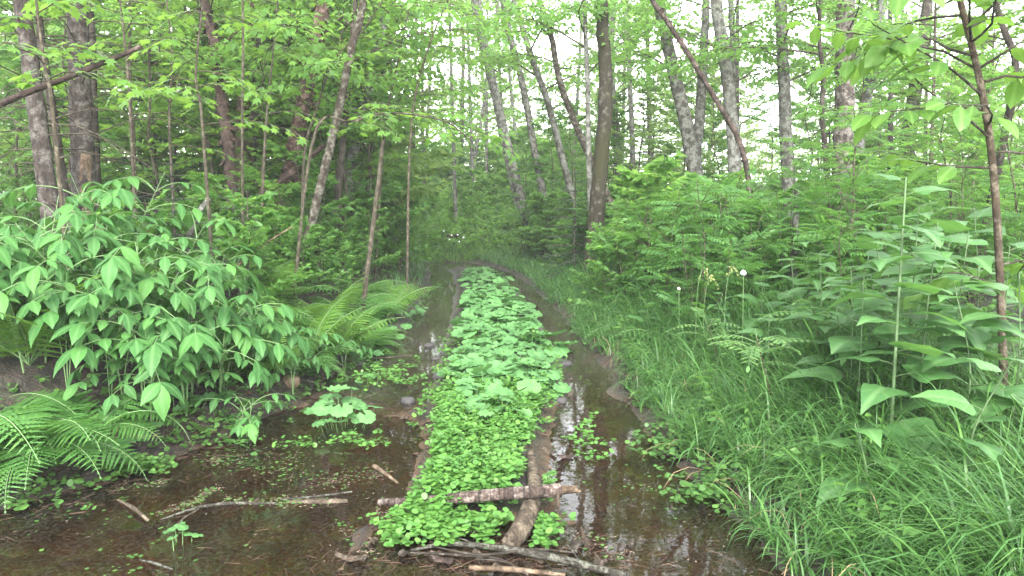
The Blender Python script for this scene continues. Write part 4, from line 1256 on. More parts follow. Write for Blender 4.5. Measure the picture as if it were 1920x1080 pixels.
# ================================================================== COLTSFOOT ON THE MIDDLE STRIP AND THE BANKS
COLT = [colt_mesh(k) for k in range(5)]
def colt_clump(p, n, rad, size, hgt, label, group, seed, name='coltsfoot_clump'):
    r = np.random.default_rng(seed)
    t = thing(name, label, 'plant', p, 0, 1, group)
    b = Bag()
    for k in range(n):
        a = k * 2.4 + r.uniform(-.4, .4); q = rad * math.sqrt((k + .5) / n)
        x, y = q * math.cos(a), q * math.sin(a)
        gz = float(H(p[0] + x, p[1] + y)) - p[2]
        z = max(gz, -p[2]) + hgt * r.uniform(.25, 1.2) * (1.05 - .35 * q / rad)
        d = np.array([math.cos(a), math.sin(a), -.22 + r.normal() * .2]); u = np.array([r.normal() * .22, r.normal() * .22 - .12, 1.0])
        s = size * r.uniform(.5, 1.28)
        link('leaf', COLT[r.integers(5)], t, M4(frames(d[None], u[None], s)[0], (x, y, z)))
        tube(b, np.array([[x * .6, y * .6, gz - .02], [x * .85, y * .85, (gz + z) / 2], [x, y, z]]), .0022, 4, cap=False)
    link('stalks', b.mesh('stalks', STALK), t, None, 'stuff')
    return t
ORD = 'first second third fourth fifth sixth seventh eighth ninth tenth eleventh twelfth thirteenth fourteenth fifteenth sixteenth seventeenth eighteenth nineteenth twentieth'.split()
rc = np.random.default_rng(61)
yy, row = 4.8, 0
GC = 'coltsfoot clumps on the middle strip'
while yy < 18.2 and row < 20:
    a, b_ = float(eSL(yy)), float(eSR(yy))
    w = b_ - a
    cols = 3 if w > .72 and yy < 12 else 2
    nm = {3: ['left-rut side', 'middle', 'right-rut side'], 2: ['left-rut side', 'right-rut side']}[cols]
    for c in range(cols):
        x = a + .15 + (w - .27) * (c + .5) / cols + rc.normal() * .075
        n = 15 if yy < 9 else 16
        colt_clump(g(x, yy + rc.normal() * .1), n if yy > 5.7 else (9 if (row + c) % 2 else 5), max(.17, w / cols * .50), .080 if yy < 9 else .088, .17 if yy < 12 else .2,
                   f'coltsfoot clump on the {nm[c]} of the strip, {ORD[row]} row from the log', GC, 900 + row * 5 + c)
    yy += .46 + max(0, yy - 9) * .07
    row += 1
GB = 'coltsfoot along the banks'
for k, (px, py, n, rad, s, hg, lab) in enumerate([
        (645, 800, 22, .22, .068, .26, 'pale round-leaved clump standing in the left rut on a mud bar'), (690, 735, 8, .14, .05, .15, 'small round-leaved clump behind the one on the mud bar'),
        (700, 610, 12, .26, .085, .24, 'coltsfoot on the left bank under the leaning ferns'), (730, 640, 10, .22, .08, .18, 'coltsfoot at the left water edge behind the four stones'),
        (665, 640, 9, .2, .075, .18, 'coltsfoot on the bank above the two dark stones'), (770, 590, 9, .22, .08, .16, 'coltsfoot at the water edge near the bend'),
        (470, 610, 7, .2, .10, .30, 'large-leaved coltsfoot under the end of the broad-leaved bushes'), (330, 760, 9, .22, .07, .16, 'dark round leaves low on the bank behind the straw'),
        (400, 730, 7, .2, .085, .14, 'wide round leaves lying on the bank edge'), (440, 690, 6, .18, .09, .16, 'round leaves leaning over the brown stone'),
        (250, 820, 8, .2, .06, .12, 'round leaves under the drooping fern on the black bank'), (1035, 660, 6, .18, .13, .2, 'bright large-leaved clump bulging into the right rut'),
        (1030, 735, 7, .16, .085, .16, 'coltsfoot clump overhanging the muddy right rut edge'), (1210, 670, 3, .10, .07, .12, 'few pale round leaves at the grass edge by the right rut'),
        (335, 1068, 4, .07, .045, .09, 'few round leaves standing in the near left puddle'), (845, 985, 4, .09, .06, .10, 'two broad pale leaves below the birch log'),
        (1120, 600, 7, .2, .08, .14, 'coltsfoot between the right rut and the grass'), (700, 690, 5, .12, .05, .10, 'small leaves around the dark stones'), (1155, 610, 6, .2, .09, .2, 'broad leaves in the grass beyond the right rut')]):
    colt_clump(gpt(px, py), n, rad, s, hg, lab, GB, 1200 + k, 'coltsfoot')

# ================================================================== CHICKWEED AND OTHER SMALL LEAVES
def small_plants(name, label, xy, hmin, hmax, leaf, mat, per=6, seed=1, up=.35, cat='ground cover', floor=0.0):
    r = np.random.default_rng(seed)
    b = Bag()
    xy = np.asarray(xy)
    z = np.maximum(H(xy[:, 0], xy[:, 1]), floor)
    hh = r.uniform(hmin, hmax, len(xy)) * (.6 + .8 * vnoise(xy[:, 0] * 6, xy[:, 1] * 6, seed))
    n = len(xy) * per
    rep = lambda q: np.repeat(q, per, 0)
    a = r.uniform(0, 6.3, n)
    loc = np.stack([rep(xy[:, 0]) + r.normal(size=n) * .012, rep(xy[:, 1]) + r.normal(size=n) * .012, rep(z) + rep(hh) * r.uniform(.55, 1.05, n)], 1)
    d = np.stack([np.cos(a), np.sin(a), r.normal(size=n) * .25 - .05], 1); u = r.normal(size=(n, 3)) * up + np.array([0, 0, 1])
    b.scatter(leaf, frames(d, u, r.uniform(.55, 1.25, n)), loc)
    o = link(name, b.mesh(name, LEAF[mat]), kind='stuff')
    o['label'] = label; o['category'] = cat
    return o
def round_leaf(s):
    o = [(R(a), s * q) for a, q in ((0, .52), (50, .55), (100, .5), (150, .42), (180, .3), (210, .42), (260, .5), (310, .55))]
    v, f, _ = fan_leaf(o, rings=(1.0,), cup=-.6 / s * .02)
    return v + np.array([s * .5, 0, 0]), f
rq = np.random.default_rng(77)
def strip_pts(n, y0, y1, e0=0.0, e1=0.0):
    y = rq.uniform(y0, y1, n); u = rq.random(n)
    x = (eSL(y) - e0) * (1 - u) + (eSR(y) + e1) * u
    return np.stack([x, y], 1)
pts = strip_pts(2600, 3.08, 5.6, -.07, -.09)
pts = pts[rq.random(len(pts)) < .35 + .9 * vnoise(pts[:, 0] * 5, pts[:, 1] * 5, 2)]
ex = [strip_pts(420, 5.3, 8.5, .06, .02), strip_pts(120, 4.4, 5.6, .10, .02)]
for (px, py, n, sx, sy) in [(1020, 985, 40, .07, .08), (1000, 930, 60, .05, .12), (735, 720, 40, .15, .15), (700, 700, 30, .2, .2), (640, 850, 20, .2, .1), (1090, 830, 20, .08, .2), (850, 1000, 40, .2, .05)]:
    c = gp(px, py); ex.append(np.array([c[0], c[1]]) + rq.normal(size=(n, 2)) * [sx, sy])
pts = np.vstack([pts] + ex)
pts = pts[~((np.abs(pts[:, 0] - np.interp(pts[:, 1], [3.05, 3.3, 3.6, 4.0, 4.4], [.0, .06, .10, .11, .10])) < .07) & (pts[:, 1] < 4.3))]
pts = pts[~((pts[:, 1] > 3.33) & (pts[:, 1] < 3.47) & (pts[:, 0] > -.20))]
small_plants('chickweed', 'bright lime chickweed carpet over the near end of the middle strip', pts, .05, .125, round_leaf(.030), 'chick', 8, 5)
bank = []
for (px, py, n, sx, sy) in [(255, 893, 50, .10, .05), (1270, 830, 110, .12, .16), (1240, 740, 70, .14, .2), (1380, 880, 80, .15, .12), (1330, 960, 40, .1, .08), (1180, 660, 70, .1, .3), (300, 800, 60, .3, .1), (480, 720, 90, .25, .2),
                            (560, 690, 60, .2, .2), (600, 640, 80, .3, .3), (150, 870, 60, .2, .10), (60, 900, 60, .2, .15), (30, 950, 30, .2, .08), (1100, 620, 60, .1, .5), (370, 800, 60, .2, .1), (800, 560, 60, .1, .8)]:
    c = gpt(px, py); bank.append(np.array([c[0], c[1]]) + rq.normal(size=(n, 2)) * [sx, sy])
small_plants('bank_cress', 'small green leaves along the muddy bank edges', np.vstack(bank), .03, .11, round_leaf(.032), 'sedge', 6, 6)
# leaves and scum lying on the water
def floaters():
    r = np.random.default_rng(15)
    b = Bag(); br = Bag()
    segs = [((300, 965), (420, 915), 200, 7), ((420, 940), (640, 940), 300, 10), ((600, 905), (740, 880), 200, 14), ((640, 985), (700, 1040), 130, 16), ((370, 860), (430, 868), 80, 9), ((430, 835), (560, 880), 200, 30),
            ((230, 915), (320, 905), 90, 8), ((560, 770), (600, 742), 120, 14), ((700, 960), (800, 1000), 160, 26), ((460, 890), (700, 920), 120, 26), ((1060, 1000), (1180, 1040), 120, 20), ((720, 790), (800, 770), 100, 18)]
    lp, bp = [], []
    for (p, q, n, w) in segs:
        t = r.random(n)
        x = p[0] + (q[0] - p[0]) * t + r.normal(size=n) * w * .6 + 10 * np.sin(t * 7 + p[0]); y = p[1] + (q[1] - p[1]) * t + r.normal(size=n) * w * .5
        for a, c in zip(x, y):
            k = gp(a, min(c, 1079))
            (lp if r.random() < .22 else bp).append(k)
    for k in range(430):
        cx = gp(*[(430, 850), (560, 830), (520, 880), (130, 960), (250, 1040), (1230, 920), (1280, 850), (780, 600), (1110, 720), (720, 640)][r.integers(10)])
        lp.append(np.array([cx[0] + r.normal() * .28 * r.random(), cx[1] + r.normal() * .3 * r.random() * max(1, cx[1] / 5), 0]))
    for k in range(1500):
        Y = r.uniform(3, 17); lo, hi = (eL(Y), eSL(Y)) if r.random() < .55 else (eSR(Y), eR(Y))
        bp.append(np.array([r.uniform(lo, hi), Y, 0]))
    for arr, bag, sz in ((lp, b, .018), (bp, br, .013)):
        a = np.array(arr); a = a[H(a[:, 0], a[:, 1]) < .012]
        n = len(a); a[:, 2] = .003 + r.random(n) * .005
        d = r.normal(size=(n, 3)) * np.array([1, 1, .02]); u = np.tile([[0, 0, 1.0]], (n, 1)) + r.normal(size=(n, 3)) * .06
        bag.scatter(round_leaf(1.0) if bag is b else small_leaf(1.3, .5, .06, .03), frames(d, u, r.uniform(.45, 1.3, n) * sz), a)
    o = link('floating_leaves', b.mesh('floating_leaves', LEAF['sedge']), kind='stuff'); o['label'] = 'tiny green leaves floating on the puddles'; o['category'] = 'floating leaves'
    o = link('floating_scum', br.mesh('floating_scum', plain('scum', (.12, .092, .066), .8, .7)), kind='stuff'); o['label'] = 'brown flecks and scum drifting on the puddles'; o['category'] = 'scum'
    # sunk leaves on the bed, litter on the banks and the strip
    b = Bag(); n = 2600
    Y = r.uniform(2.6, 9, n); X = eL(Y) - .9 + r.random(n) * (eR(Y) - eL(Y) + 1.5)
    z = H(X, Y)
    a = np.stack([X, Y, z + .006], 1)
    keep = (r.random(n) < np.where(z < .0, .55, .9)); a = a[keep]; n = len(a)
    d = r.normal(size=(n, 3)) * np.array([1, 1, .12]); u = np.tile([[0, 0, 1.0]], (n, 1)) + r.normal(size=(n, 3)) * .22
    b.scatter(small_leaf(.055, .032, .2, .15), frames(d, u, r.uniform(.4, 1.3, n)), a)
    o = link('leaf_litter', b.mesh('leaf_litter', LITTER), kind='stuff'); o['label'] = 'dead brown leaves on the mud and the puddle beds'; o['category'] = 'leaf litter'
    # needles and fine twigs
    b = Bag(); L_ = []
    for (px, py, n, sx, sy) in [(560, 745, 200, .25, .08), (620, 660, 420, .35, .4), (560, 750, 260, .3, .1), (1150, 690, 240, .14, .5), (1200, 740, 140, .1, .3), (330, 1000, 0, 1, 1), (900, 1050, 420, .42, .12), (1060, 1055, 110, .2, .08), (60, 900, 260, .3, .2), (150, 870, 160, .3, .12), (745, 780, 220, .2, .1), (330, 850, 200, .3, .1), (80, 930, 120, .25, .15), (1010, 860, 80, .05, .3), (720, 600, 120, .2, .8)]:
        c = gpt(px, min(py, 1078))
        L_.append(np.array([c[0], c[1]]) + r.normal(size=(n, 2)) * [sx, sy])
    q = np.vstack(L_); n = len(q)
    a = np.stack([q[:, 0], q[:, 1], np.maximum(H(q[:, 0], q[:, 1]), 0) + .006 + r.random(n) * .012], 1)
    d = r.normal(size=(n, 3)) * np.array([1, 1, .10])
    m = frames(d, np.tile([[0, 0, 1.0]], (n, 1)), r.uniform(.015, .075, n)); m[:, :, 1] *= .03; m[:, :, 2] *= .03
    s3 = np.array([(0, -.5, 0), (0, .5, 0), (0, 0, .8), (1, -.3, .2), (1, .3, .2), (1, 0, .7)]); f3 = np.array([[0, 3, 5, 2], [2, 5, 4, 1], [1, 4, 3, 0]])
    b.scatter((s3, f3), m, a)
    o = link('twig_litter', b.mesh('twig_litter', NEEDLES), kind='stuff'); o['label'] = 'fine reddish twigs and needles strewn on the mud'; o['category'] = 'twig litter'
floaters()

# ================================================================== GRASS
def grass():
    r = np.random.default_rng(88)
    n = 44000
    Y = 2.25 + (r.random(n) ** 1.5) * 12
    t = r.random(n) ** 1.25 * 2.2
    edge = .0 + .20 * vnoise(Y * 2.3, Y * 0, 6)
    X = eR(Y) + edge + t
    keep = (r.random(n) < .3 + 1.0 * vnoise(X * 2.6, Y * 2.2, 14)) & (t < 2.4)
    X, Y, t = X[keep], Y[keep], t[keep]
    # blades stand in tufts
    tu = np.stack([np.round(X / .11), np.round(Y / .11)], 1)
    jx = _h(tu[:, 0], tu[:, 1], 1) - .5; jy = _h(tu[:, 0], tu[:, 1], 2) - .5
    X = tu[:, 0] * .11 + jx * .10 + r.normal(size=len(X)) * .022; Y = tu[:, 1] * .11 + jy * .10 + r.normal(size=len(X)) * .022
    m = len(X)
    ln = r.uniform(.24, .60, m) * (.55 + .75 * ss(.05, .6, t)) * (.75 + .5 * _h(tu[:, 0], tu[:, 1], 3))
    az = r.uniform(0, 6.3, m)
    az = np.where(r.random(m) < .55, math.pi + r.normal(size=m) * .9, az)
    v, f = grass_bag(X, Y, H(X, Y) - .01, ln, az, r.uniform(.05, .60, m), (.003 + .010 * r.random(m) ** 2) * (1 + .03 * Y))
    b = Bag(); b.add(v, f)
    o = link('grass', b.mesh('grass', LEAF['grass']), kind='stuff'); o['label'] = 'long arching grass along the right bank'; o['category'] = 'grass'
    n = 12000
    Y = r.uniform(9, 24, n); X = eR(Y) + .1 + np.abs(r.normal(size=n)) * .9
    sel = r.random(n) < .12
    X = np.where(sel, eL(Y) - .1 - np.abs(r.normal(size=n)) * .4, X)
    k = Y > 20.7
    X = np.where(k, eL(Y) + r.uniform(-.5, 4.5, n), X)
    far = (Y > 20.7) & (r.random(n) < .5); X = np.where(far, eL(Y) - .4 + r.random(n) * (eR(Y) - eL(Y) + .8), X)
    v, f = grass_bag(X, Y, H(X, Y) - .01, r.uniform(.2, .45, n), r.uniform(0, 6.3, n), r.uniform(.05, .5, n), r.uniform(.009, .016, n), seg=3)
    b = Bag(); b.add(v, f)
    o = link('verge_grass', b.mesh('verge_grass', LEAF['grass']), kind='stuff'); o['label'] = 'fine grass on the verge toward the bend'; o['category'] = 'grass'
grass()
def bend_bank():
    r = np.random.default_rng(95)
    n = 2600
    y = r.uniform(20.9, 30, n); x = -4.2 + (y - 20) * -.25 + r.uniform(-2.5, 7, n)
    small_plants('bend_undergrowth', 'pale leafy undergrowth on the grassy bank closing the bend of the track', np.stack([x, y], 1), .15, .75, small_leaf(.13, .08), 'light', 10, 96, .8)
    n = 11000
    y = r.uniform(20.5, 25, n); x = -4.2 + r.uniform(-1.5, 5.7, n)
    v, f = grass_bag(x, y, H(x, y) - .01, r.uniform(.25, .55, n), r.uniform(0, 6.3, n), r.uniform(.05, .5, n), r.uniform(.012, .02, n), seg=3)
    b = Bag(); b.add(v, f)
    o = link('bend_grass', b.mesh('bend_grass', LEAF['light']), kind='stuff'); o['label'] = 'soft grass on the bank at the bend'; o['category'] = 'grass'
bend_bank()
def weeds():
    r = np.random.default_rng(91)
    n = 900
    y = 2.5 + r.random(n) ** 1.3 * 9; x = eR(y) + .12 + r.random(n) * 2.1
    k = vnoise(x * 1.9, y * 1.9, 44) > .48
    small_plants('verge_weeds', 'mixed small weeds growing among the right bank grass', np.stack([x, y], 1)[k], .10, .34, small_leaf(.06, .034), 'bush', 7, 93)
    n = 900
    y = 2.4 + r.random(n) ** 1.3 * 8; x = eR(y) + .05 + r.random(n) * 1.6
    v, f = grass_bag(x, y, H(x, y), r.uniform(.15, .5, n), r.uniform(0, 6.3, n), r.uniform(.3, 1.1, n), r.uniform(.003, .006, n))
    b = Bag(); b.add(v, f)
    o = link('dry_grass', b.mesh('dry_grass', DRY), kind='stuff'); o['label'] = 'dead straw-coloured blades mixed into the green grass'; o['category'] = 'grass'
weeds()
def tuft(px, py, n, ln, label, mat, name='grass_tuft', cat='grass', seed=0, wid=.004, az=None, lean=(.05, .5), spread=.03, droop=1.0):
    r = np.random.default_rng(seed + 40)
    p = gpt(px, py); b = Bag()
    x, y = r.normal(size=n) * spread, r.normal(size=n) * spread
    v, f = grass_bag(x, y, np.zeros(n), r.uniform(.6, 1.1, n) * ln, r.uniform(0, 6.3, n) if az is None else az + r.normal(size=n) * .35, r.uniform(*lean, n), r.uniform(.7, 1.2, n) * wid, droop=droop)
    b.add(v, f)
    t = thing(name, label, cat, p)
    link('blades', b.mesh('blades', mat), t, None, 'stuff')
tuft(415, 782, 14, .22, 'small grass tuft at the edge of the left puddle', LEAF['grass'], seed=1)
tuft(200, 838, 26, .42, 'bundle of pale straw drooping down the black bank into the puddle', DRY, 'straw', 'straw', 2, .003, -.5, (.8, 1.2), .05, .12)
tuft(20, 905, 16, .40, 'few pale straws on the bank below the hanging fern', DRY, 'straw', 'straw', 3, .003, -.4, (.8, 1.25), .10, .12)
tuft(320, 690, 90, .5, 'brown thatch of dead stalks hanging under the broad-leaved bushes', DRY, 'straw', 'straw', 4, .003, -.8, (.6, 1.2), .15, .3)
tuft(590, 640, 60, .35, 'rusty dead stalks on the red bank under the ferns', DRY, 'straw', 'straw', 5, .003, -.6, (.7, 1.2), .16, .3)
tuft(690, 585, 60, .35, 'brown dead fern bases at the left water edge', DRY, 'straw', 'straw', 6, .003, -.3, (.6, 1.2), .18, .3)
tuft(1275, 735, 12, .2, 'few upright blades at the wet edge of the right rut', LEAF['grass'], seed=7)
tuft(1240, 790, 8, .16, 'little green blades on the black mud of the right rut', LEAF['grass'], seed=8)

# ================================================================== TALL HERBS, ROWAN AND SAPLING ON THE RIGHT
HL = [leaf_mesh('leaf', strip_leaf(HAST, .27, .21, .20, .26 + .14 * k, 2, .02), 'herb', .06, STALKP) for k in range(3)]
def herb(p, h, n, s0, label, seed, rad=.009, az0=0.0, bend=.05, u0=.25):
    r = np.random.default_rng(seed)
    t = thing('tall_herb', label, 'herb', p, 0, 1, 'tall large-leaved herbs on the right bank')
    P = spline([(0, 0, -.05), (r.normal() * bend, r.normal() * bend * .5, h * .5), (r.normal() * bend, r.normal() * bend, h)], 12)
    b = Bag(); tube(b, P, np.linspace(rad, rad * .45, 12), 8)
    link('stem', b.mesh('stem', STALKP), t)
    for k in range(n):
        u = u0 + (1 - u0) * (k + .5) / n
        i = u * 11; q = P[int(i)] + (P[min(11, int(i) + 1)] - P[int(i)]) * (i - int(i))
        a = az0 + k * 2.5 + r.uniform(-.3, .3)
        s = s0 * (1.15 - .55 * u ** 2) * r.uniform(.85, 1.15)
        e = R(24) - R(22) * (1 - u) + r.normal() * .12
        d = np.array([math.cos(a) * math.cos(e), math.sin(a) * math.cos(e), math.sin(e)])
        m3 = frames(d[None], np.array([[r.normal() * .15, r.normal() * .15, 1.0]]), s)[0]
        link('leaf', HL[r.integers(3)], t, M4(m3, q + d * .06 * s))
    return t
HB = [(1690, 3.55, 1.50, 22, 1.1, 'tallest thick-stemmed herb with big drooping leaves standing in the grass'), (1785, 3.9, 1.15, 12, 1.15, 'big-leaved herb between the tallest one and the brown sapling'),
      (1860, 3.05, .75, 7, 1.0, 'big-leaved herb whose pale leaves hang beside the foot of the brown sapling'), (1600, 4.3, 1.0, 10, 1.0, 'big-leaved herb behind the rowan seedling'),
      (1545, 5.3, .95, 10, 1.0, 'herb with narrow top leaves behind the rowan seedling'), (1480, 5.6, .90, 10, .95, 'herb beside the white flower'), (1430, 5.9, .80, 9, .9, 'low herb left of the white flower'),
      (1610, 5.5, 1.05, 11, 1.0, 'herb with whitish leaves in the middle of the patch'), (1520, 6.2, .95, 10, .9, 'herb at the back of the patch by the rotten stump'), (1690, 5.2, 1.0, 11, 1.1, 'herb in the shade behind the tallest one'),
      (1900, 4.2, 1.0, 10, 1.15, 'big-leaved herb outside the brown sapling'), (1350, 6.4, .6, 8, .75, 'small herb at the grass edge near the yellow stalks'), (1790, 5.4, 1.15, 11, 1.1, 'herb in the shade behind the brown sapling'), (1740, 4.5, .8, 9, 1.1, 'short broad herb crowding the tallest one'), (1620, 3.9, 1.0, 11, 1.15, 'broad herb leaning over the rowan side of the tallest one'), (1745, 3.75, 1.25, 12, 1.15, 'leafy herb close on the sapling side of the tallest one'), (1700, 4.1, 1.3, 13, 1.2, 'leafy herb directly behind the tallest one'), (1820, 3.6, .9, 10, 1.15, 'broad herb right in front of the brown sapling'), (1910, 3.5, .95, 9, 1.15, 'broad herb cut by the frame beside the brown sapling'), (1560, 4.4, .75, 9, 1.0, 'herb between the two rowan seedlings'),
      (1580, 4.9, .9, 11, 1.1, 'herb with overlapping leaves just behind the second rowan seedling'), (1640, 4.7, 1.15, 12, 1.1, 'broad herb shading the grass left of the tallest one'), (1830, 4.6, 1.2, 12, 1.2, 'broad herb seen through behind the brown sapling'), (1735, 5.9, 1.2, 12, 1.1, 'herb far back in the patch below the shaded trunks'), (1460, 5.0, .62, 9, .85, 'low herb between the feathery rowan and the white flower'),
      (1650, 3.2, .42, 4, .95, 'low herb with two leaves showing above the arching grass'), (1230, 7.2, .5, 8, .7, 'low leafy herb in the grass by the bend of the verge')]
for k, (px, Y, h, n, s, lab) in enumerate(HB):
    herb(fp(px, Y), h, n, s, lab, 700 + k, .010 if k == 0 else .006, az0=k * .9, u0=.35 if k else .15)
RL = [leaf_mesh('leaflet', strip_leaf(EL, .062 + .006 * k, .021, .15, .12, 1), 'rowan') for k in range(2)]
def rowan_stalk():
    b = Bag(); tube(b, spline([(0, 0, 0), (.12, 0, .03), (.25, 0, .02), (.36, 0, -.03)], 8), np.linspace(.0025, .001, 8), 4, cap=False)
    return b.mesh('leaf', STALK)
RS = rowan_stalk()
def rowan(p, h, n, label, seed, sc=1.0):
    r = np.random.default_rng(seed)
    t = thing('rowan_seedling', label, 'sapling', p, 0, 1)
    P = spline([(.22, .1, -.05), (.10, .05, h * .5), (0, 0, h)], 10)
    b = Bag(); tube(b, P, np.linspace(.007, .004, 10), 6); link('stem', b.mesh('stem', BARK['brown']), t)
    for k in range(n):
        a = k * 2.4 + r.uniform(-.3, .3)
        q = P[-1] - np.array([0, 0, .28 * h * (1 - (k + 1) / n)])
        lf = link('leaf', RS, t, Matrix.Translation(Vector(q.tolist())) @ Matrix.Rotation(a, 4, 'Z') @ Matrix.Rotation(r.uniform(-.45, .12), 4, 'Y') @ Matrix.Scale(sc * r.uniform(.8, 1.1), 4))
        for j in range(7):
            u = .10 + .036 * j
            z = .03 - .9 * max(0, u - .15) ** 2 * 1.6
            for sd in (-1, 1):
                m3 = frames(np.array([[.42, sd, -.18 + r.normal() * .06]]), np.array([[0, 0, 1.0]]), (1.0 - .05 * abs(j - 3)))[0]
                link('leaflet', RL[(j + (sd > 0)) % 2], lf, M4(m3, (u, 0, z)))
        link('leaflet', RL[0], lf, M4(frames(np.array([[1, 0, -.4]]), np.array([[0, 0, 1.0]]), 1.0)[0], (.355, 0, -.028)))
rowan(fp(1425, 4.35), .62, 12, 'rowan seedling with feathery leaves arching over the grass', 1)
rowan(fp(1530, 4.9), .66, 8, 'smaller rowan seedling behind the feathery one', 2, .95)
rowan(fp(1330, 5.6), .5, 7, 'rowan seedling with yellowish tips at the grass edge', 3, .8)
# the slender brown sapling with its own leaves
SLF = [leaf_mesh('leaf', strip_leaf(EL, .140 + .022 * k, .068 + .009 * k, .15, .22 + .12 * k, 2, .012), 'sapling', .025, STALK) for k in range(3)]
def brown_sapling():
    r = np.random.default_rng(31)
    Y = 3.95
    P = [at(px, py, Y) for px, py in [(1885, 905), (1886, 800), (1880, 650), (1874, 500), (1864, 340), (1850, 220), (1828, 110), (1800, 0), (1775, -110)]]
    P[0][2] = float(H(P[0][0], P[0][1])) - .06
    P += [P[-1] + np.array([-.12, .1, .5]), P[-1] + np.array([-.18, .2, 1.2])]
    o = thing('brown_sapling', 'slender brown sapling with big bright leaves growing out of the grass', 'sapling', P[0])
    base = P[0].copy(); ln = spline(P, 44)
    b = Bag(); tube(b, ln - base, np.interp(np.linspace(0, 1, 44), [0, .1, .8, 1], [.026, .022, .015, .005]), 10, 0, .05, 2)
    link('trunk', b.mesh('trunk', BARK['brown']), o)
    def branch(i, az, ln_, el, nleaf, seed, curve=-.2):
        q = np.random.default_rng(seed)
        s = ln[i] - base; pts = [s]
        for k in range(6):
            e = el + curve * k * .25
            pts.append(pts[-1] + ln_ / 6 * np.array([math.cos(az) * math.cos(e), math.sin(az) * math.cos(e), math.sin(e)]) + q.normal(size=3) * ln_ * .012)
            az += q.normal() * .30; el += q.normal() * .16
        pts = np.array(pts); bb = Bag(); tube(bb, pts, np.linspace(.0075, .0015, 7), 6, 0, .08, seed)
        br = link('branch', bb.mesh('branch', BARK['dark']), o)
        nleaf = int(nleaf * 1.35)
        for k in range(nleaf):
            u = .25 + .75 * (k + .6) / nleaf; x = min(5.99, u * 6); a = pts[int(x)] + (pts[int(x) + 1] - pts[int(x)]) * (x - int(x))
            T = unit(pts[int(x) + 1] - pts[int(x)]); sd = 1 if k % 2 else -1
            side = unit(np.cross(T, [0, 0, 1.0])) * sd
            d = unit(T * (.7 if k < nleaf - 1 else 3) + side * q.uniform(.6, 1.1) + np.array([0, 0, -.22 + q.normal() * .18]))
            link('leaf', SLF[q.integers(3)], br, M4(frames(d[None], np.array([[q.normal() * .35, q.normal() * .35 - .1, 1.0]]), q.uniform(.75, 1.2))[0], a + d * .02))
    # (index along trunk 0..43, azimuth, length, rise, leaves)
    for k, (i, az, l, e, n) in enumerate([(12, math.pi * .97, .42, .1, 5), (13, .2, .5, .1, 6), (18, 3.0, .62, .05, 8), (19, .1, .55, .0, 7), (22, 2.7, .75, .12, 9), (24, -.3, .6, .3, 8), (26, 3.3, .85, .1, 10), (28, .5, .6, .3, 8), (29, 2.5, .8, .2, 9),
                                         (31, 3.5, .95, .15, 12), (32, -.5, .7, .3, 9), (33, 2.9, .85, .25, 10), (35, .3, .7, .4, 9), (36, 3.8, .8, .3, 10), (38, 2.4, .7, .4, 9), (39, 4.6, .6, .4, 8), (41, 3.1, .6, .5, 8), (21, 4.3, .55, .05, 7), (27, 4.5, .65, .1, 8), (43, 1.2, .4, .8, 7), (20, 3.4, .7, .5, 9), (23, 3.6, 1.0, .45, 11), (25, 2.6, 1.05, .6, 12), (27, 4.2, 1.0, .5, 12), (30, 3.3, 1.2, .3, 13), (25, -.6, .6, .5, 8), (30, .6, .7, .4, 8), (28, 5.2, .8, .5, 9)]):
        branch(i, az, l, e, n, 50 + k)
brown_sapling()
# maple boughs close to the track: thin limbs with bright leaves over the left half
MAPL = [leaf_mesh('leaf', maple_tpl(.115), 'maple', .05, STALK), leaf_mesh('leaf', maple_tpl(.095), 'maple', .05, STALK)]
def maple_branchy(p, pts, label, seed, nb=12, spread=1.1, nleaf=11, rad=.016, tmin=.35):
    """a thin maple with its leaves as parts"""
    r = np.random.default_rng(seed)
    o = thing('young_maple', label, 'sapling', p)
    ln = spline(pts, 24) - p
    b = Bag(); tube(b, ln, np.linspace(rad, rad * .3, 24), 7, 0, .06, seed); link('trunk', b.mesh('trunk', BARK['twig']), o)
    for k in range(nb):
        i = int(24 * (tmin + (1 - tmin) * (k + .5) / nb)); i = min(23, i)
        az = k * 2.4 + r.uniform(-.5, .5); L_ = spread * r.uniform(.6, 1.1) * (1.1 - .5 * k / nb); e = r.uniform(.0, .45)
        q = [ln[i]]
        for j in range(6):
            ee = e - .12 * j
            q.append(q[-1] + L_ / 6 * np.array([math.cos(az) * math.cos(ee), math.sin(az) * math.cos(ee), math.sin(ee)]) + r.normal(size=3) * .012)
        q = np.array(q); bb = Bag(); tube(bb, q, np.linspace(rad * .35, .0012, 7), 4, cap=False)
        br = link('branch', bb.mesh('branch', BARK['twig']), o)
        for j in range(nleaf):
            u = .22 + .78 * (j + .5) / nleaf; x = min(5.99, u * 6); a = q[int(x)] + (q[int(x) + 1] - q[int(x)]) * (x - int(x))
            T = unit(q[int(x) + 1] - q[int(x)]); side = unit(np.cross(T, [0, 0, 1.0])) * (1 if j % 2 else -1)
            d = unit(T * .6 + side * r.uniform(.5, 1.2) + np.array([0, 0, -.28 + r.normal() * .2]))
            link('leaf', MAPL[r.integers(2)], br, M4(frames(d[None], np.array([[r.normal() * .25, r.normal() * .25, 1.0]]), r.uniform(.75, 1.2))[0], a + d * .05 + side * r.uniform(0, .08)))
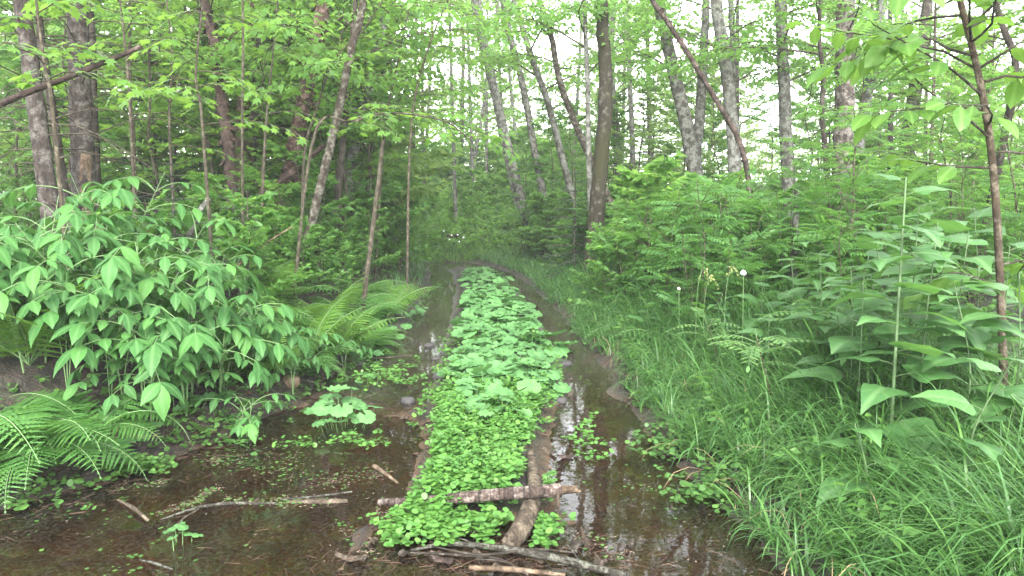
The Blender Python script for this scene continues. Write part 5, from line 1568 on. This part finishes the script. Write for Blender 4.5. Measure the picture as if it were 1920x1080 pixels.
YM = [([(760, 430), (770, 250), (800, 100), (850, -20), (900, -120)], 10.5, 'young maple spreading over the left rut before the bend', 14, 1.5),
      ([(480, 430), (498, 250), (512, 100), (530, -100)], 8.8, 'young maple in front of the peeling trunk', 13, 1.2),
      ([(330, 400), (318, 250), (322, 100), (300, -100)], 8.6, 'young maple between the stripped spruce and the shaggy trunk', 13, 1.2),
      ([(400, 455), (388, 350), (377, 205), (367, 138), (380, 10), (390, -120)], 6.5, 'forked young maple rising behind the broad-leaved bushes', 14, 1.0),
      ([(560, 400), (570, 300), (592, 210), (627, 112), (682, 55), (740, -40)], 9.6, 'young maple leaning toward the track from the dead log', 14, 1.5),
      ([(540, 340), (590, 250), (660, 228), (730, 212), (830, 226), (880, 260)], 8.2, 'low maple bough reaching over the left rut', 9, .9),
      ([(250, 360), (246, 250), (238, 120), (225, 0), (215, -90)], 7.6, 'young maple in front of the stripped spruce', 14, 1.1),
      ([(120, 330), (100, 220), (85, 130), (70, 20), (60, -80)], 4.9, 'young maple with pale leaves under the slanting broken pole', 9, .55),
      ([(700, 420), (720, 260), (745, 120), (770, 0), (790, -120)], 11.5, 'young maple between the broken thin pole and the bend', 14, 1.6)]
for k, (px_, Y, lab, nb, spd) in enumerate(YM):
    P = [at(a, b, Y) for a, b in px_]
    f = P[0].copy(); f[2] = float(H(f[0], f[1])) - .08
    maple_branchy(f, [f] + P[1:], lab, 800 + k, nb, spd, 12, .012 + .0008 * Y, .35 if k != 2 else .3)

# ================================================================== LOG, STICKS, STONES, FLOWERS
def log_line(pts_px, dz):
    out_ = []
    for (px, py, h) in pts_px:
        p = gp(px, py, h); out_.append(p)
    return np.array(out_)
ln = spline(log_line([(712, 941, .02), (790, 940, .08), (900, 930, .145), (1000, 922, .165), (1052, 919, .165)], 0), 30)
o = thing('birch_log', 'ringed birch log lying across the strip into the right rut', 'log', ln[0])
b = Bag(); tube(b, ln - ln[0], np.interp(np.linspace(0, 1, 30), [0, .3, 1], [.016, .026, .033]), 12, 0, .05, 8); link('bark', b.mesh('bark', BARK['birch']), o)
dirn = unit(ln[-1] - ln[-2]); b = Bag()
rr_ = np.random.default_rng(3)
for k in range(9):
    a = k * .7; off = np.array([0, math.cos(a), math.sin(a)]) * .014 * rr_.uniform(.2, 1)
    tube(b, np.array([ln[-1] - ln[0] - dirn * .01 + off, ln[-1] - ln[0] + dirn * rr_.uniform(.05, .10) + off * 1.1]), [.012, .006], 5)
link('broken_end', b.mesh('broken_end', BARK['wood']), o, None, 'stuff')
b = Bag(); q = gp(1046, 925, .16) - ln[0]; tube(b, np.array([q, q + np.array([.0, -.03, -.07]), q + np.array([-.005, -.035, -.15])]), [.010, .009, .007], 7, 0, .1)
link('branch_stub', b.mesh('branch_stub', BARK['rot']), o)
b = Bag(); q = ln[22] - ln[0]; tube(b, np.array([q + [0, 0, .02], q + [.005, 0, .045]]), [.009, .007], 7); link('knot', b.mesh('knot', BARK['rot']), o)
def stick(pts, rads, bark, label, name='stick', seed=0, rough=.12, n=18, twigs=0):
    ln = spline(log_line(pts, 0), n)
    o = thing(name, label, 'log' if 'log' in name else 'stick', ln[0])
    b = Bag(); tube(b, ln - ln[0], np.interp(np.linspace(0, 1, n), np.linspace(0, 1, len(rads)), rads), 9 if rads[0] > .012 else 6, 0, rough, seed)
    link('stem', b.mesh('stem', BARK[bark]), o)
    r = np.random.default_rng(seed)
    for k in range(twigs):
        i = r.integers(3, n - 2); d = unit(np.append(r.normal(size=2), .25)); bb = Bag()
        s_ = ln[i] - ln[0]; tube(bb, np.array([s_, s_ + d * .07, s_ + d * .14 + np.array([0, 0, -.01])]), [.004, .003, .0015], 5)
        link('twig', bb.mesh('twig', BARK[bark]), o)
stick([(994, 850, .09), (1000, 885, .09), (1000, 930, .09), (985, 975, .075), (958, 1018, .06)], [.022, .034, .040, .048, .044], 'rot', 'rotten split log under the birch log, running toward the camera', 'rotten_log', 1, .16)
stick([(770, 1032, .02), (840, 1020, .035), (930, 1026, .045), (1010, 1040, .045), (1090, 1058, .04), (1175, 1080, .03)], [.006, .011, .014, .017, .017, .015], 'lichstick', 'lichen-crusted branch lying across the near end of the strip', seed=2, twigs=5, n=26)
stick([(760, 1036, .02), (850, 1040, .03), (935, 1048, .03), (990, 1078, .03)], [.004, .006, .006, .004], 'dark', 'thin dark stick in front of the lichen-crusted branch', seed=3, twigs=2)
stick([(800, 1022, .03), (900, 1040, .05), (1000, 1030, .045), (1075, 1036, .03)], [.003, .006, .006, .003], 'dark', 'thin dark stick crossing the lichen-crusted branch', seed=4)
stick([(880, 1064, .02), (960, 1068, .03), (1060, 1078, .03)], [.010, .012, .008], 'wood', 'pale split piece of wood at the bottom of the strip', seed=5)
stick([(222, 938, .0), (250, 952, .02), (277, 975, .015)], [.007, .010, .008], 'rot', 'short crusted stick in the left puddle', seed=6)
stick([(702, 874, .02), (720, 886, .025), (746, 906, .01)], [.013, .012, .006], 'wood', 'pale broken stick poking out of the puddle beside the strip', seed=7)
stick([(525, 937, .005), (600, 930, .012), (660, 922, .01)], [.004, .007, .005], 'lichstick', 'thin grey stick floating in the left puddle', seed=8)
stick([(545, 942, .0), (600, 940, .01), (652, 940, .005)], [.009, .016, .012], 'rot', 'brown soaked stick lying beside the thin grey one', seed=9)
stick([(300, 975, .0), (370, 952, .012), (430, 944, .01), (520, 944, .006)], [.004, .008, .009, .006], 'lichstick', 'long scummy stick floating across the left puddle', seed=10)
stick([(330, 985, .0), (350, 968, .01), (372, 955, .008)], [.004, .005, .004], 'twig', 'short forked twig beside the long scummy stick', seed=14)
stick([(262, 1050, .0), (290, 1056, .012), (325, 1068, .004)], [.004, .006, .004], 'lichstick', 'small pale stick in the near left puddle', seed=11)
stick([(1408, 988, .03), (1450, 1000, .035), (1500, 1012, .06)], [.008, .009, .006], 'brown', 'brown stick sticking out of the grass into the right rut', seed=12)
stick([(1412, 985, .03), (1450, 972, .05), (1490, 965, .09)], [.003, .004, .003], 'wood', 'thin pale stalk beside the brown stick', seed=15)
stick([(1360, 930, .01), (1385, 932, .02)], [.006, .004], 'brown', 'bit of wood at the grassy edge of the right rut', seed=13)
stick([(500, 700, .15), (560, 710, .1), (610, 722, .05)], [.004, .006, .004], 'twig', 'dry twig on the left bank by the brown stone', seed=16)
stick([(700, 672, .03), (760, 668, .03), (775, 665, .03)], [.006, .008, .005], 'deadred', 'reddish stick at the left water edge', seed=17)
stick([(1290, 555, .25), (1340, 610, .2), (1390, 660, .2)], [.004, .005, .004], 'dark', 'dark twig lying in the grass below the rowan', seed=18)
# bark pieces and chips on the mud at the near end of the strip
def chips():
    r = np.random.default_rng(44)
    spots = [(700, 1040), (760, 1060), (830, 1060), (900, 1052), (1010, 1062), (1080, 1045), (1130, 1062), (930, 1074), (660, 1066), (1180, 1072), (980, 1010), (1030, 1012), (880, 1012), (745, 1020), (1060, 880), (1030, 850), (610, 748), (590, 760), (690, 780), (760, 790)]
    where_ = ['by the rotten log', 'by the lichen-crusted branch', 'at the tip of the strip', 'under the thin dark sticks', 'on the wet mud']
    kinds = ['dark bark flake', 'brown bark chip', 'curled bark piece', 'long bark sliver']
    for k, (px, py) in enumerate(spots):
        p = gpt(px, py)
        L_, W_ = r.uniform(.05, .15), r.uniform(.015, .04)
        t_ = np.linspace(0, 1, 6); b = Bag()
        v = np.array([[(u - .5) * L_, s * W_ / 2 * (1 + .35 * r.normal()), .004 + .012 * (1 - abs(s)) + dz + .008 * math.sin(u * 5 + k)] for dz in (0, .006) for u in t_ for s in (-1, 0, 1)])
        i = (np.arange(5)[:, None] * 3 + np.arange(2)[None]).reshape(-1)
        q = np.stack([i, i + 3, i + 4, i + 1], 1)
        b.add(v, np.vstack([q[:, ::-1], q + 18]))
        rim = [(j * 3, (j + 1) * 3) for j in range(5)] + [(j * 3 + 2, (j + 1) * 3 + 2) for j in range(5)]
        b.add(v, np.array([[a_, c_, c_ + 18, a_ + 18] for a_, c_ in rim]))
        o = thing('bark_chip', f'{kinds[k % 4]} {where_[k // 4]}', 'bark chip', (p[0], p[1], max(p[2], 0) + .004), r.uniform(0, 3), 1, 'bark chips on the mud', b.mesh('bark_chip', BARK[['rot', 'dark', 'deadred', 'rot'][k % 4]]))
chips()
def stone(px, py, w, hgt, mat, label, seed):
    import bmesh
    bm = bmesh.new(); bmesh.ops.create_icosphere(bm, subdivisions=3, radius=1)
    p = gpt(px, py)
    for v in bm.verts:
        c = v.co.copy()
        k = 1 + .55 * float(fbm(np.array(c.x * 1.3 + seed * 3), np.array(c.y * 1.3 + c.z * 1.1), seed, 3)) + .10 * float(fbm(np.array(c.x * 6 + seed), np.array(c.y * 6 + c.z * 5), seed, 2))
        c *= k
        c.z = min(c.z, .72 + .12 * c.x)
        v.co = Vector((c.x * w / 2, c.y * w / 2 * .8, c.z * hgt))
    me = bpy.data.meshes.new('stone'); bm.to_mesh(me); bm.free()
    for q in me.polygons: q.use_smooth = True
    me.materials.append(mat)
    thing('stone', label, 'stone', (p[0], p[1], max(p[2], -.01) + hgt * .15), seed * 1.1, 1, 'stones', me)
for k, a in enumerate([(678, 676, .17, .06, STONE, 'wide dark stone at the left water edge'), (722, 668, .15, .07, STONE, 'rounded dark stone just right of the wide one'), (675, 690, .11, .04, STONE, 'small dark stone in front of the wide one'),
                       (546, 714, .17, .06, STONEB, 'brown stone on the left bank'), (764, 768, .12, .055, STONE, 'pointed grey stone on the mud bar in the left rut'), (806, 660, .12, .045, STONE, 'dark stone in the left rut touching the strip'),
                       (832, 662, .10, .04, STONE, 'second dark stone against the strip'), (822, 708, .11, .05, STONE, 'grey stone under the coltsfoot leaves'), (818, 676, .10, .03, STONE, 'flat stone awash in front of the dark pair'), (800, 672, .06, .03, STONE, 'tiny black stone in the left rut'),
                       (640, 672, .14, .03, STONE, 'flat black stone on the left bank beside the wide dark one'), (1062, 690, .14, .04, STONE, 'black stone by the bright large-leaved clump'), (1050, 752, .14, .04, STONE, 'black clod at the edge of the strip in the right rut'), (600, 655, .12, .05, STONEB, 'brown clod on the red bank'),
                       (195, 868, .14, .03, STONE, 'flat dark stone on the black bank by the straw')]):
    stone(*a, k + 1)
PET = leaf_mesh('petal', strip_leaf(OV5, .05, .03, .1, .2, 1), 'colt'); PET.materials.clear(); PET.materials.append(PETAL)
def flower(p, h, label, seed, s=1.0, np_=5, tilt=.3):
    r = np.random.default_rng(seed)
    o = thing('white_flower', label, 'flower', p, 0, 1, 'white flowers')
    b = Bag(); tube(b, np.array([[0, 0, -.02], [.01, 0, h * .5], [0, 0, h]]), .003, 5); link('stem', b.mesh('stem', STALK), o)
    for k in range(np_):
        a = k * 6.283 / np_ + r.normal() * .15
        M = Matrix.Translation((0, 0, h)) @ Matrix.Rotation(tilt, 4, 'X') @ Matrix.Rotation(a, 4, 'Z') @ Matrix.Rotation(-.15, 4, 'Y') @ Matrix.Scale(s, 4)
        link('petal', PET, o, M)
def at_flower(px, py, Y, lab, seed, s, n=5):
    p = at(px, py, Y); gz = float(H(p[0], p[1]))
    flower(np.array([p[0], p[1], gz]), max(.1, p[2] - gz), lab, seed, s, n, 1.0)
at_flower(1394, 511, 5.6, 'flat white flower head above the grass at the edge of the herbs', 1, .5, 9)
at_flower(1273, 541, 6.5, 'tiny white flower in the grass left of the flat white one', 2, .3)
for k, (px, py, lab) in enumerate([(832, 433, 'white flower highest on the bank at the bend'), (847, 441, 'white flower beside the brown patch at the bend'), (858, 440, 'white flower just right of the brown patch at the bend'), (869, 445, 'white flower farthest right at the bend'), (843, 449, 'white flower lowest left at the bend'), (861, 453, 'white flower lowest right at the bend')]):
    at_flower(px, py, 20.5, lab, 10 + k, .62, 4)
b = Bag(); p0 = at(838, 443, 21.2); p1 = at(860, 441, 21.2)
o = thing('fallen_wood', 'bit of brown fallen wood among the white flowers at the bend', 'log', p0)
tube(b, np.array([p0 - p0, p1 - p0]), .05, 8, 0, .15, 2); link('stem', b.mesh('stem', BARK['deadred']), o)
# yellow flowering stalks by the white flower
for k, (px, py, Y, lab) in enumerate([(1308, 505, 6.2, 'drooping yellow-green flower stalk beside the tiny white flower'), (1322, 520, 6.3, 'second drooping yellow-green stalk close by'), (1362, 500, 6.0, 'yellow-green flower stalk left of the flat white flower')]):
    p = at(px, py, Y); gz = float(H(p[0], p[1])); h = p[2] - gz
    o = thing('flower_stalk', lab, 'plant', (p[0], p[1], gz)); r = np.random.default_rng(k)
    b = Bag(); top = np.array([.04, 0, h]); pp = spline([(0, 0, -.02), (0, 0, h * .7), top, top + np.array([.07, 0, -.06])], 12); tube(b, pp, np.linspace(.003, .0015, 12), 5); link('stem', b.mesh('stem', STALK), o)
    bb = Bag(); n = 26; i = r.integers(6, 12, n); lc = pp[i] + r.normal(size=(n, 3)) * .012
    bb.scatter(small_leaf(.022, .012), frames(r.normal(size=(n, 3)) + [0, 0, -1], r.normal(size=(n, 3))), lc)
    link('florets', bb.mesh('florets', plain('floret', (.26, .27, .10), .7, .3)), o, None, 'stuff')

# ================================================================== AIR
def haze(d):
    import bmesh
    bm = bmesh.new(); bmesh.ops.create_cube(bm, size=1)
    for v in bm.verts:
        v.co = Vector((v.co.x * 410, v.co.y * 340 + 135, v.co.z * 32 + 14.0))
    me = bpy.data.meshes.new('haze'); bm.to_mesh(me); bm.free()
    m, t, N, L = newmat('haze_air')
    p = N.new('ShaderNodeVolumePrincipled'); p.inputs['Color'].default_value = (.93, .97, .95, 1); p.inputs['Density'].default_value = d; p.inputs['Anisotropy'].default_value = .2
    o = N.new('ShaderNodeOutputMaterial'); L.new(p.outputs[0], o.inputs['Volume'])
    me.materials.append(m)
    link('haze', me, kind='stuff')
haze(.0021)
